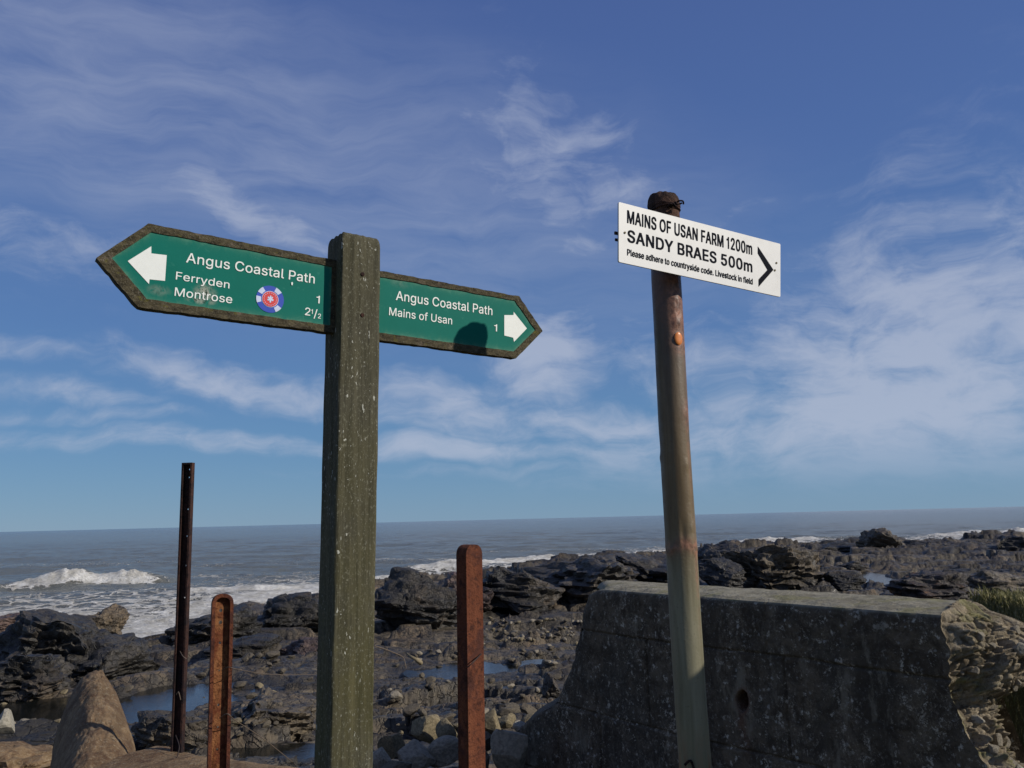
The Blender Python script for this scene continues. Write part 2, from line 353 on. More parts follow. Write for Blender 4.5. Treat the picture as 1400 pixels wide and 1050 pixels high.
def coping_mat():
    m, k = mat('brown_worn_concrete'); p = k.pos
    n = k.noise(p, 5, 7, .65, .5); f = k.noise(p, 70, 6, .7); s = k.noise(k.mapping(p, scale=(3, 3, 14)), 1, 5)
    c = k.mix(k.ramp(n, .35, .65), (.155, .098, .055), (.27, .185, .105)); c = k.mix(k.ramp(s, .5, .7, 0, .6), c, (.10, .065, .035))
    c = k.mix(k.ramp(f, .52, .66, 0, .6), c, (.34, .29, .20)); c = k.mix(k.ramp(f, .3, .44, .65, 0), c, (.04, .03, .02)); c = k.mix(k.ramp(k.noise(p, 13, 7, .75), .50, .62, 0, .7), c, (.095, .052, .030))
    fin(k, c, .9, k.bump(k.math('ADD', k.noise(p, 13, 7, .75), k.math('MULTIPLY', f, .5)), 1.0, .02), spec=.2); return m
M['coping'] = coping_mat()
def ground_mat():
    m, k = mat('grassy_soil'); p = k.pos; n = k.noise(p, 3, 8, .7); f = k.noise(p, 90, 5, .7)
    c = k.mix(n, (.06, .062, .022), (.16, .14, .062)); c = k.mix(k.ramp(f, .5, .7), c, (.19, .18, .07))
    fin(k, c, .95, k.bump(f, .8, .02), spec=.15); return m
M['soil'] = ground_mat()
def grass_mat():
    m, k = mat('grass_blades'); n = k.noise(k.pos, 6, 4); f = k.noise(k.pos, 60, 2)
    c = k.mix(n, (.10, .11, .03), (.23, .20, .075)); c = k.mix(k.ramp(f, .5, .65), c, (.36, .31, .16))
    fin(k, c, .7, spec=.2); return m
M['grass'] = grass_mat()
M['orange'] = plain('orange_disc', (.62, .20, .045), .35, var=.25, scale=120)
M['wire'] = plain('rusty_wire', (.12, .09, .065), .6, var=.4)
M['wireblk'] = plain('dark_wire', (.03, .02, .017), .6)
def water_mat(name, deep, rough, bump, foam=False, bscale=1.):
    m, k = mat(name); p = k.pos
    r1 = k.noise(k.mapping(p, rot=(0, 0, .15), scale=(.3*bscale, 1.1*bscale, 1)), 1.2, 7, .68, .4); r2 = k.noise(k.mapping(p, scale=(1.4*bscale, 3*bscale, 1)), 3.2, 5, .6)
    h = k.math('ADD', r1, k.math('MULTIPLY', r2, .35))
    c = k.mix(k.noise(k.mapping(p, scale=(.02, .06, 1)), 1, 3), tuple(x*.8 for x in deep), tuple(x*1.2 for x in deep))
    rg = rough
    if foam:
        at = k.n.new('ShaderNodeAttribute'); at.attribute_name = 'foam'; F = at.outputs['Fac']
        q = k.vmath('ADD', p, k.vmath('MULTIPLY', k.noise(p, .5, 4, out=1), (1.6, 1.2, 0)))
        lace = k.voro(k.mapping(q, scale=(.55, .9, 1)), 1.5, 'DISTANCE_TO_EDGE'); lace2 = k.voro(k.mapping(q, scale=(.7, 1, 1)), 4.5, 'DISTANCE_TO_EDGE')
        nn = k.noise(k.mapping(p, scale=(.35, 1.0, 1)), 1.1, 8, .7, .8)
        pat = k.math('ADD', k.math('ADD', k.ramp(lace, 0, .20, .62, 0), k.ramp(lace2, 0, .16, .28, 0)), k.math('MULTIPLY', nn, .95))
        fm = k.ramp(k.math('ADD', pat, k.math('SUBTRACT', k.math('MULTIPLY', F, 1.55), 1.42)), 0, .34)
        churn = k.mix(k.ramp(k.noise(p, 1.3, 6, .7), .35, .7), (.42, .40, .35), (.74, .73, .69))
        c = k.mix(k.ramp(F, .1, .7, 0, .75), c, (.11, .10, .075))                     # stirred sand near the rocks
        c = k.mix(fm, c, churn); rg = k.math('ADD', k.math('MULTIPLY', fm, .7), rough)
        h = k.math('ADD', h, k.math('MULTIPLY', fm, .6))
    fin(k, c, rg, k.bump(h, bump, .35), spec=.5); k.b.inputs['IOR'].default_value = 1.33
    return m
M['sea'] = water_mat('sea_water', (.145, .155, .138), .18, 1.0, True)
M['pool'] = water_mat('pool_water', (.008, .009, .008), .03, .05, bscale=3)

# ------------------------------------------------------------------ rocky shore: one sheet of tilted plates and cracks
def azpx(x, y): return 700 + 1140*x/np.maximum(y, .1)
EDGE_PX = [-600, 0, 100, 180, 230, 262, 300, 440, 520, 600, 700, 800, 900, 1000, 1100, 1400, 2000]
EDGE_Y = [20, 22, 23, 23.5, 24.5, 27, 31, 37, 44, 52, 60, 70, 78, 86, 90, 90, 95]
def edge_y(x, y): return np.interp(azpx(x, y), EDGE_PX, EDGE_Y)
POOLS = [  # centre pixel, level, half width m, half depth m, wobble
    (225, 960, 1.16, 1.05, 1.75, 1, 'dark blue rock pool behind the tall thin angle iron post', 0),
    (48, 972, 1.18, .95, 1.1, 2, 'narrow rock pool at the far left beside the rounded concrete coping', .3),
    (345, 1034, 1.80, 1.0, .36, 3, 'shallow pool beyond the slab between the channel post and the wooden post', 0),
    (640, 917, 1.06, 1.0, .85, 4, 'rock pool lying behind the right rusty round-topped post', 0),
    (735, 910, 1.02, .36, .6, 5, 'small puddle left of the concrete wall end', 0),
    (692, 941, 1.25, .30, .32, 6, 'tiny puddle just right of the rusty round-topped post', 0),
    (1158, 785, .68, 1.25, 8.0, 7, 'bright long rock pool behind the concrete wall, left of the knob rock', 0),
    (1200, 797, .70, .9, 2.2, 8, 'small bright pool nearest the wall top, in front of the knob rock', 0),
]
PC = [(at_z(a, b, lv), lv, rx, ry, sd, lab, rot) for (a, b, lv, rx, ry, sd, lab, rot) in POOLS]
def base_h(x, y):
    r = np.hypot(x*.6, y)
    z = np.interp(r, [3.5, 4.6, 5.4, 7.5, 11.5, 14.7, 18.4, 22, 30, 300], [2.40, 2.42, 2.33, 2.02, 1.50, 1.20, 1.0, .9, .80, .80])
    return z
def shore_h(x, y, fine=True):
    wx = x + .35*fbm(x*.8, y*.8, 3, 3); wy = y + .35*fbm(x*.8+9, y*.8+4, 5, 3)
    ca, sa = math.cos(.35), math.sin(.35); u, v = wx*ca+wy*sa, -wx*sa+wy*ca
    amp = np.interp(y, [4, 7, 11, 16, 30, 60, 100], [.10, .17, .26, .30, .34, .42, .48])
    f0, _ = facet(u*.16, v*.30, 40, .9); f1, c1 = facet(u*.42, v*.85, 11, 1.2)
    f2, c2_ = facet(u*1.25, v*2.3, 21, 1.3)
    far = np.clip((y-10)/14, 0, 1); s1 = 1-far*np.exp(-c1*4.5); s2 = 1-far*np.exp(-c2_*4); f1 = f1*s1-.25*(1-s1); f2 = f2*s2-.2*(1-s2); z = 1.5*f0*far + f1*(.85+.35*far) + f2*(.42-.14*far) - .16*np.exp(-c1*9) - .08*np.exp(-c2_*9)
    if fine:
        f3, c3 = facet(u*3.6, v*5.5, 31, 1.3)
        z = z + (f3*.17 - .05*np.exp(-c3*8))*(1-.5*far) + .10*fbm(x*5, y*5, 60, 4, .6)
    z = z*amp + base_h(x, y) + .10*fbm(x*.3, y*.3, 70, 3)
    zt = (z+.10*fbm(x*.5, y*.5, 75, 3)+.06*x*.3)/.24; fr_ = zt-np.floor(zt); st_ = np.floor(zt)+np.clip((fr_-.62)/.38, 0, 1)**2*(3-2*np.clip((fr_-.62)/.38, 0, 1)); z = z + far*.75*(st_-zt+.3)*.24
    E = edge_y(x, y)*(1+.05*fbm(x*.25, y*.12, 80, 3))
    t = np.clip((y-E)/(E*.10), -1, 3)
    z = z - np.where(t > 0, 1.0*t + .4, 0) + np.where((t > -1) & (t <= 0), .16*(1-abs(t+.5)*2), 0)
    for (c, lv, rx, ry, sd, lab, rot) in PC:
        dx, dy = x-c.x, y-c.y
        if rot: dx, dy = dx*math.cos(rot)+dy*math.sin(rot), -dx*math.sin(rot)+dy*math.cos(rot)
        r = np.hypot(dx/rx, dy/ry) + .22*fbm(dx*2.2/rx, dy*2.2/ry, 90+sd, 4, .6)*1.6
        inside = np.clip((1.12-r)/.3, 0, 1); ring = np.clip(1.75-r, 0, 1)*np.clip((r-1.0)/.12, 0, 1)
        z = z*(1-inside) + np.minimum(z, lv-.05-.12*np.clip(1-r, 0, 1))*inside
        z = z + ring*np.clip(1.6-r, 0, 1)/.6*(np.maximum(z, lv+.03)-z)
        front = (dy < 0) & (r > 1) & (r < 2.4) & (abs(dx) < rx*1.1)
        z = np.where(front, np.minimum(z, lv+.08+.04*fbm(dx*4, dy*4, 5, 2)), z)
    return z
aa = np.linspace(R_(-50), R_(50), 1180); rr = np.exp(np.linspace(math.log(4.2), math.log(135), 640))
A, Rr = np.meshgrid(aa, rr); X, Y = Rr*np.sin(A), Rr*np.cos(A)
shore = link('rocky_shore', grid_mesh('rocky_shore', X, Y, shore_h(X, Y), flip=True), M['shore']); tag(shore, kind='structure')

for (c, lv, rx, ry, sd, lab, rot) in PC:
    n = 40; vs = [(c.x, c.y, lv)]
    for i in range(n):
        a = 2*math.pi*i/n; k_ = 1.28
        dx, dy = math.cos(a)*rx*k_, math.sin(a)*ry*k_
        if rot: dx, dy = dx*math.cos(rot)-dy*math.sin(rot), dx*math.sin(rot)+dy*math.cos(rot)
        vs.append((c.x+dx, c.y+dy, lv))
    o = link('rock_pool', py_mesh('rock_pool', vs, [(0, 1+i, 1+(i+1) % n) for i in range(n)]), M['pool']); base_at(o, c)
    tag(o, lab, None, kind='structure')

# ------------------------------------------------------------------ sea: one sheet out to the horizon
aa = np.linspace(R_(-60), R_(60), 1000)
rr = np.concatenate([np.exp(np.linspace(math.log(17), math.log(420), 560)), np.exp(np.linspace(math.log(430), math.log(14000), 60))])
A, Rr = np.meshgrid(aa, rr); X, Y = Rr*np.sin(A), Rr*np.cos(A)
PXs = azpx(X, Y); E = edge_y(X, Y); off = Y-E
fade = np.clip(1-Rr/420, 0, 1)
sw = fbm(X/20, Y/6.5, 101, 3)*.62 + fbm(X/5, Y/1.8, 111, 4)*.30 + fbm(X/1.6, Y/.8, 121, 3)*.05
ridge = 1-np.abs(fbm(X/24+3, Y/8, 131, 2))*2.2
Z = (sw + .16*np.clip(ridge, 0, 1)**3)*fade
foam = np.clip(1-off/(.50*E), 0, 1)**.9*.85
foam += np.where(PXs < 470, np.clip(1-np.abs(off-8)/36, 0, 1)*.85, 0)
foam += np.clip(fbm(X/30, Y/7, 141, 4)-.10, 0, 1)*1.25*np.clip(1-(off-10)/130, 0, 1)
foam += .85*np.exp(-((Y-E*1.07)/(E*.035))**2)*np.clip(.55+fbm(X/9, Y*0, 151, 2)*1.5, 0, 1)
def breaker(xc, half, yc, h, wfront, wback, slope, seed, amt):
    global Z, foam
    s = (X-xc)/half; env = np.clip(1-np.abs(s)**3, 0, 1); yy = yc + slope*(X-xc) + .5*fbm(X/3, X*0, seed, 3)
    d = Y-yy; prof = np.where(d < 0, np.exp(-(d/wfront)**2), np.exp(-(d/wback)**2))
    Z = Z*(1-.6*prof*env) + h*prof*env*(.85+.45*fbm(X/2.6, X*0, seed+6, 3))*(1+.40*fbm(X/.8, Y/.8, seed+4, 4, .6)*(d < .3))
    face = np.exp(-((d+wfront*.55)/(wfront*1.05))**2)*env*np.clip(.78+.6*fbm(X/2.2, Y/2.2, seed+9, 4), 0, 1.1)
    foam = foam + amt*face
P1 = at_z(70, 803, 0); P2 = at_z(178, 790, 0)
breaker((P1.x+P2.x)/2+.2, 6.2, (P1.y+P2.y)/2-1, 1.05, .8, 4.0, .12, 201, 1.6)
breaker((P1.x+P2.x)/2-16, 11, (P1.y+P2.y)/2-3, 1.25, 1.5, 4.0, .05, 231, .12)
Q = at_z(190, 886, 0); breaker(Q.x, 3.6, Q.y+1.5, .40, .8, 1.6, .25, 211, 1.6)
Q = at_z(330, 812, 0); breaker(Q.x, 5, Q.y, .35, .5, 2, .2, 221, .9)
Q = at_z(560, 792, 0); breaker(Q.x, 6, Q.y+1, .4, .9, 2, .3, 241, 1.2)
Q = at_z(720, 772, 0); breaker(Q.x, 12, Q.y+1, .7, 1.4, 3, .5, 251, 1.4)
Q = at_z(1060, 742, 0); breaker(Q.x, 9, Q.y, .8, 2, 4, .3, 261, 1.3)
Q = at_z(1370, 733, 0); breaker(Q.x, 14, Q.y, 1.0, 2, 5, .0, 271, 1.3)
foam = np.clip(foam, 0, 1.4); foam *= np.clip(1-(Rr-60)/300, .0, 1)
sea = link('sea', grid_mesh('sea', X, Y, Z, {'foam': foam}, flip=True), M['sea'], smooth=True); tag(sea, kind='structure')
# spray thrown up along the far reef
# ------------------------------------------------------------------ grassy ground the posts stand in
gx = np.concatenate([np.linspace(-400, -12, 12), np.linspace(-10, 10, 90), np.linspace(12, 400, 12)]); gy = np.concatenate([np.linspace(-400, -8, 12), np.linspace(-7, 5.0, 60)])
X, Y = np.meshgrid(gx, gy)
Z = 2.40 + .10*fbm(X*.5, Y*.5, 301, 4) - np.clip(Y-4.2, 0, 2)*.3
ground = link('ground', grid_mesh('ground', X, Y, Z), M['soil']); tag(ground, kind='structure')
WPL = at_z(805, 805, 3.58); WPR = at_z(1304, 843, 3.58); WU = (WPR-WPL); WLEN = WU.length; WU.normalize()
WN = Vector((WU.y, -WU.x, 0))                                     # front face normal, towards the viewer
def wpt(s, t, d): return WPL + WU*s + WN*d + Vector((0, 0, -t))
gx = np.linspace(1.6, 7.5, 150); gy = np.linspace(.6, 5.6, 130); X, Y = np.meshgrid(gx, gy)
def bank_h(x, y):
    e = (x-2.02) + .45*(y-3.3)*(y < 3.3)
    z = 2.35 + (.45+.73*np.clip((y-3.55)/.45, 0, 1))*np.clip(e/.45+.2, 0, 1)**.7 + .05*fbm(x*3, y*3, 311, 4)
    return z - np.clip((y-4.35-.3*fbm(x*2, x*0, 9, 2)), 0, 3)*1.3
bank = link('grassy_bank', grid_mesh('grassy_bank', X, Y, bank_h(X, Y)), M['soil']); tag(bank, kind='structure')
rnd = random.Random(5)
vs, fs = [], []
for i in range(42000):
    x, y = rnd.uniform(1.95, 4.3), (rnd.uniform(1.6, 4.5) if i % 2 else rnd.uniform(3.6, 4.45))
    q_ = Vector((x, y, 0))-Vector((WPR.x, WPR.y, 0))
    if q_.dot(WU) < .30 and -q_.dot(WN) < .62: continue
    z = float(bank_h(np.array(x), np.array(y)))
    if rnd.random() < .5 and z < 3.2: continue
    h = rnd.uniform(.02, .065)*(1.5 if rnd.random() < .08 else 1)*(.8 if z > 3.3 else 1); a = rnd.uniform(0, 6.3); l = rnd.uniform(0, .05); wd = rnd.uniform(.0015, .003)
    ca, sa = math.cos(a), math.sin(a); b = len(vs)
    vs += [(x-sa*wd, y+ca*wd, z-.01), (x+sa*wd, y-ca*wd, z-.01), (x+ca*l*.4+sa*wd*.7, y+sa*l*.4-ca*wd*.7, z+h*.6), (x+ca*l*.4-sa*wd*.7, y+sa*l*.4+ca*wd*.7, z+h*.6), (x+ca*l, y+sa*l, z+h)]
    fs += [(b, b+1, b+2, b+3), (b+3, b+2, b+4)]
g = link('grass', py_mesh('grass', vs, fs), M['grass']); tag(g, 'short rough grass on the bank at the broken end of the concrete wall', 'grass', kind='stuff')

# ------------------------------------------------------------------ rocks
def cut_rock(seed, sub=4, cuts=14, flatness=.25, nz=.06, fr=2.2, ridged=0.0, boxy=0.):
    rn = random.Random(seed)
    bm = bmesh.new(); bmesh.ops.create_icosphere(bm, subdivisions=sub, radius=1)
    V = np.array([v.co[:] for v in bm.verts])
    if boxy: V = V/(np.abs(V)**(2/(1-boxy))).sum(1, keepdims=True)**((1-boxy)/2)
    for i in range(cuts):
        n = np.array([rn.gauss(0, 1), rn.gauss(0, 1), rn.gauss(0, .8)]); n /= np.linalg.norm(n)
        d = rn.uniform(.55, .9) if i > 4 else rn.uniform(.45, .7)
        s = V@n - d; mk = s > 0; V[mk] -= np.outer(s[mk]*(1-flatness*.2), n)
    off = Vector((seed*3.7, seed*1.3, 0))
    for v, c in zip(bm.verts, V):
        p = Vector(c); n = p.normalized()
        d = nz*mn.fractal(p*fr+off, .9, 2.1, 5)
        if ridged:
            d += ridged*(mn.noise(p*1.7+off) + .5*mn.noise(p*3.6+off)) - ridged*.8*max(0, .16-(mn.voronoi(p*3.1+off)[0][1]-mn.voronoi(p*3.1+off)[0][0]))*3
        if ridged:
            q = p.z*4.2+p.x*1.3+1.1*mn.noise(p*1.3+off); q -= math.floor(q); d += ridged*.65*(min(q*1.2, (1-q)*6, 1)-.6)
        v.co = p + n*d
    me = bpy.data.meshes.new('rock'); bm.to_mesh(me); bm.free(); return me
def outcrop(px, base, w, top, y, m, label, seed, depth=None, cuts=16, sub=5, name='rock_outcrop', rid=.10, rot=0., boxy=.45):
    if y is None:
        q_ = at_z(px, base, .70); y = q_.y
    pb = at_y(px, base, y); pt = at_y(px, top, y); hgt = max(pt.z-pb.z, .15); ww = abs(at_y(px+w/2, base, y).x-at_y(px-w/2, base, y).x)
    dp = depth or ww*.75
    me = cut_rock(seed, sub, cuts, nz=.07, fr=3.2, ridged=rid, boxy=boxy); co = np.empty(len(me.vertices)*3); me.vertices.foreach_get('co', co); co = co.reshape(-1, 3)
    if rot:
        c, s = math.cos(rot), math.sin(rot); co[:, :2] = co[:, :2]@np.array([[c, -s], [s, c]])
    lo, hi = co.min(0), co.max(0)
    co = (co-(lo+hi)/2)/(hi-lo)*2
    H = hgt*1.25; co = co*np.array([ww/2, dp/2, H/2]); me.vertices.foreach_set('co', co.reshape(-1)); me.update()
    o = link(name, me, m); o.location = (pb.x, pb.y, pb.z + hgt - H/2)
    me.transform(Matrix.Translation((0, 0, H/2-hgt*.25))); o.location.z -= H/2-hgt*.25
    return tag(o, label, 'rock', 'rock outcrops along the shore')
B, BR, RD, RU = M['basalt'], M['brownrock'], M['redrock'], M['rustrock']
outcrop(70, 930, 170, 832, 17.5, B, 'big black outcrop at far left with surf behind it', 1, 2.6, rid=.16)
outcrop(120, 932, 140, 872, 17.0, B, 'low black shoulder sloping right toward the foamy inlet', 2, 2.4, rid=.14)
outcrop(40, 950, 120, 888, 15.3, B, 'blocky dark rock at far left in front of the big black outcrop', 3, 1.8, rid=.14)
outcrop(140, 866, 60, 826, 24, BR, 'small brown rock standing in the surf left of the inlet', 4, 1.6, boxy=0)
outcrop(12, 868, 66, 838, 22, RD, 'reddish rock at the left picture edge against white foam', 5, 1.8)
outcrop(300, 884, 140, 828, None, B, 'dark slab right of the foamy inlet, behind the round-topped channel post', 6, 3.0, rid=.14)
outcrop(385, 870, 150, 811, None, B, 'black humped outcrop just left of the wooden signpost', 7, 3.0, rid=.14)
outcrop(347, 838, 46, 822, 34, BR, 'small brown flat rock in foam right of the channel post', 8, 1.4)
outcrop(330, 905, 110, 866, None, B, 'low craggy ledge below the dark slab right of the inlet', 10, 2.2)
outcrop(418, 905, 90, 868, None, RD, 'dull reddish boulder tucked behind the wooden signpost', 11, 2.0)
outcrop(574, 866, 132, 774, None, B, 'tall pyramid-shaped dark hump right of the wooden signpost', 12, 2.6, rid=.13, boxy=.15)
outcrop(636, 842, 100, 781, None, RD, 'reddish-black crag between the pyramid hump and the rusty post', 13, 3.0, rid=.14)
outcrop(705, 838, 150, 772, None, B, 'black ridge just right of the rusty round-topped post', 14, 4.0, rid=.14)
outcrop(800, 826, 170, 759, None, B, 'long black ridge above the left end of the concrete wall', 15, 6.0, rid=.14)
outcrop(885, 815, 130, 756, None, B, 'black ridge crest touching the left side of the metal pole', 16, 6.0, rid=.14)
outcrop(985, 785, 90, 738, None, B, 'dark knuckled rock just right of the metal pole', 17, 5.0, rid=.14)
outcrop(1062, 806, 132, 743, 36, BR, 'large rounded brown-grey boulder behind the concrete wall', 18, 4.5, rid=.17)
outcrop(985, 800, 70, 762, 34, B, 'dark boulder between the metal pole and the large brown-grey boulder', 27, 2.8)
outcrop(1215, 770, 70, 721, 70, BR, 'square-topped knob rock standing highest on the skyline', 19, 4.0, cuts=7, rid=.13, boxy=.5)
outcrop(1265, 764, 80, 738, 72, B, 'sloping shoulder right of the square-topped knob rock', 20, 5.0)
outcrop(1140, 768, 110, 741, 74, B, 'low dark skyline ridge left of the knob rock', 21, 6.0)
outcrop(1345, 770, 120, 741, 66, B, 'low skyline ridge right of the knob rock', 22, 6.0)
outcrop(1395, 775, 90, 732, 62, B, 'dark ridge rising at the right picture edge', 28, 6.0)
outcrop(1282, 822, 130, 780, 27, RU, 'orange-topped broad rock just behind the right part of the wall', 23, 2.6, rid=.15)
outcrop(1158, 806, 52, 780, 35, B, 'dark rock standing in the bright pool behind the wall', 24, 1.8)
outcrop(1166, 778, 46, 766, 47, B, 'small dark rock at the far end of the bright pool', 25, 1.8)
outcrop(1370, 812, 110, 778, 32, BR, 'brown ledge behind the grass at right', 26, 3.0)
outcrop(365, 1015, 130, 944, 9.6, BR, 'rough brown-grey rock between the channel post and the wooden signpost', 30, 1.3, rid=.20)
outcrop(236, 1024, 118, 972, 8.3, BR, 'rough low rock in front of the dark blue pool', 31, .6, rid=.16)
outcrop(50, 1020, 120, 990, 7.4, B, 'dark jagged rock at bottom left beside the coping', 32, .6, rid=.16)
outcrop(20, 1062, 150, 1014, 5.9, M['coping'], 'yellow-brown boulder in the bottom left corner', 33, .8, rid=.12)
outcrop(753, 958, 26, 919, 12.3, B, 'small upright black rock touching the left end of the wall', 34, .5)

def stone(px, py, wpx, hpx, y, m, seed, label=None, group='stones scattered below the wall end', src=None, fl=.75):
    c = at_y(px, py, y); r = wpx/2*y/FPX; rz = hpx/2*y/FPX
    me = src or cut_rock(seed, 3, 13, nz=.035, fr=2.5)
    o = bpy.data.objects.new('stone', me); COL.objects.link(o)
    if not me.materials: me.materials.append(m)
    o.location = c; o.scale = (r*1.15, r*1.05, rz*1.15); rn = random.Random(seed); o.rotation_euler = (rn.uniform(-.3, .3), rn.uniform(-.35, .35), rn.uniform(0, 6.3))
    return tag(o, label, 'stone', group)
G0 = 'loose boulders at the foot of the posts'
NEAR = [(520, 1037, 26, 34, 5.5, 'pale', 'whitish stone touching the foot of the wooden signpost'), (536, 1018, 36, 30, 5.8, 'tan', 'round tan stone just right of the wooden signpost'),
        (566, 1034, 56, 34, 5.5, 'grey', 'grey flat-sloped boulder between signpost and rusty post'), (609, 1030, 50, 36, 5.6, 'grey', 'rounded pale-grey boulder touching the left side of the rusty post'),
        (584, 994, 52, 36, 6.4, 'tan', 'yellow-topped hollow boulder left of the rusty post'), (610, 999, 30, 28, 6.2, 'tan', 'tan boulder tucked behind the rusty post'),
        (673, 990, 32, 38, 6.3, 'tan', 'upright tan block just right of the rusty post'), (664, 1012, 26, 26, 6.0, 'dimst', 'dark stone at the right foot of the rusty post'),
        (700, 1022, 54, 56, 5.3, 'grey', 'largest grey boulder left of the wall foot'), (694, 986, 26, 20, 6.6, 'tan', 'small tan stone above the largest grey boulder'),
        (712, 996, 24, 22, 6.3, 'pale', 'pale stone resting against the wall foot'), (727, 983, 30, 18, 6.7, 'tan', 'flat tan stone beside the sloping wall end'),
        (690, 972, 24, 14, 7.2, 'dimst', 'dark flat stone behind the tan ones'), (720, 968, 26, 16, 7.4, 'dimst', 'dark squarish stone near the sloping wall end'),
        (5, 990, 34, 34, 7.0, 'pale', 'whitish boulder at the left picture edge'), (650, 1040, 40, 30, 5.3, 'dimst', 'dark boulder at the bottom, right of the rusty post'),
        (545, 1052, 50, 26, 5.2, 'dimst', 'dark boulder at the very bottom beside the signpost')]
for i, (px, py, a, b, y, m, lab) in enumerate(NEAR): stone(px, py, a, b, y, M[m], 500+i, lab, G0)
protos = {m: [cut_rock(700+i*9+j, 2, 11, nz=.04) for j in range(4)] for i, m in enumerate(('tan', 'pale', 'grey', 'dimst'))}
for m, l in protos.items():
    for me in l: me.materials.append(M[m])
def scatter(n, x0, x1, y0, y1, sz, kinds, label, group, seed):
    rn = random.Random(seed); cnt = 0
    for i in range(n*4):
        if cnt >= n: break
        px, py = rn.uniform(x0, x1), rn.uniform(y0, y1); P = at_z(px, py, 1.2)
        # march the ray to the shore
        d = ray(px, py); ys = np.linspace(4.6, 60, 500); pts = EYE.z + d.z*(ys/d.y); hh = shore_h(d.x*(ys/d.y), ys, False)
        hit = np.nonzero(hh > pts)[0]
        if len(hit) == 0: continue
        y = float(ys[hit[0]]); x = d.x*y/d.y; z = float(hh[hit[0]])
        kk = rn.choice(kinds); me = rn.choice(protos[kk]); s = rn.uniform(*sz)*y/FPX/2
        o = bpy.data.objects.new('stone', me); COL.objects.link(o); o.location = (x, y, z+s*.25)
        o.scale = (s*rn.uniform(.9, 1.5), s*rn.uniform(.9, 1.3), s*rn.uniform(.5, .85)); o.rotation_euler = (rn.uniform(-.4, .4), rn.uniform(-.4, .4), rn.uniform(0, 6.3))
        tag(o, label.replace('one of the ', {'tan': 'tan stone, ', 'pale': 'palest stone, ', 'grey': 'light grey stone, ', 'dimst': 'dark brown stone, '}[kk]+'one of the '), 'stone', group+', '+{'tan': 'tan', 'pale': 'pale', 'grey': 'grey', 'dimst': 'dark'}[kk]+' ones'); cnt += 1
scatter(60, 516, 745, 962, 1048, (9, 26), ['tan', 'dimst', 'grey', 'dimst', 'dimst', 'dimst'], 'one of the small stones among boulders between signpost and wall', 'small loose stones by the posts', 1)
scatter(90, 660, 795, 846, 884, (3, 9), ['grey', 'dimst', 'dimst', 'tan', 'grey'], 'one of the cobbles in a band left of the wall top', 'cobbles left of the wall', 2)
scatter(60, 516, 770, 885, 965, (5, 13), ['dimst', 'dimst', 'dimst', 'dimst', 'grey'], 'one of the small stones on the shelf behind the rusty post', 'stones on the middle shelf', 3)
scatter(50, 270, 435, 880, 1010, (6, 18), ['dimst', 'dimst', 'tan'], 'one of the stones on rocks left of the signpost', 'stones left of the signpost', 4)
scatter(24, 0, 180, 925, 1045, (7, 20), ['dimst', 'dimst', 'grey', 'tan'], 'one of the small stones around the coping at bottom left', 'stones at bottom left', 6)

# ------------------------------------------------------------------ concrete wall
def interp_t(t, tab): return np.interp(t, [a for a, b in tab], [b for a, b in tab])
LEFT = [(0, .075), (.012, .03), (.04, -.02), (.2, -.09), (.28, -.11), (.43, -.185), (.61, -.29), (.70, -.36), (.745, -.42), (.78, -.505), (.86, -.655), (1.02, -.85), (1.2, -.96), (1.6, -1.15)]
RIGHT = [(0, 2.064), (.07, 2.08), (.15, 2.10), (.27, 2.07), (.33, 2.075), (.376, 2.095), (.46, 2.137), (.53, 2.175), (.8, 2.3), (1.6, 2.5)]
nt, ns = 330, 620; tt = np.linspace(0, 1.5, nt); ss = np.linspace(0, 1, ns)
S, T = np.meshgrid(ss, tt)
jl = .018*fbm(tt*14, tt*0, 401, 4)[:, None]; jr = .022*fbm(tt*18, tt*0, 402, 4)[:, None]
L0 = interp_t(T, LEFT)+jl*np.clip(T*20, 0, 1); R0 = interp_t(T, RIGHT)+jr
SS = L0+(R0-L0)*S
D = .006*fbm(SS*3, T*3, 411, 4)+.004*fbm(SS*22, T*22, 412, 4, .6)
def groove(v, w=.006, d=.012): return -d*np.exp(-(v/w)**2)
lw = .008*fbm(SS*3, T*0, 421, 3)
D += groove(T-.243-lw) + groove(T-.70-lw)*1.2 + groove(T-1.12-lw)
wv = .006*fbm(T*5, T*0, 422, 3)
D += groove(SS-.448-wv)*((T > .25) & (T < .7)) + groove(SS-.051-wv)*(T > .7) + groove(SS+.743-wv)*(T > .7) + groove(SS-1.32-wv)*((T > .25) & (T < .7)) + groove(SS-.86-wv)*(T > .7) + groove(SS-1.72-wv)*(T > .7)
D += groove(SS+.23+T*.1-wv*3, .004, .006)*((T > .7) & (T < 1.05)) + groove(SS-1.24-wv*2, .005, .007)*(T < .25)
D += .004*((T < .243)).astype(float)+.004*(T > .7)
fx, fy = (SS-1.068)/.032, (T-.473)/.047
hr = np.hypot(fx+.25*fy, fy)+.15*fbm(SS*30, T*30, 431, 3)
D -= .12*np.clip((1.15-hr)/.25, 0, 1)
rust = np.exp(-((SS-1.068-.01*np.sin(T*30))/.028)**2)*np.clip((T-.47)/.03, 0, 1)*np.exp(-np.clip(T-.5, 0, 9)/.12)*.8
rust = np.maximum(rust, np.clip((1.7-hr)/.6, 0, 1)*.5)
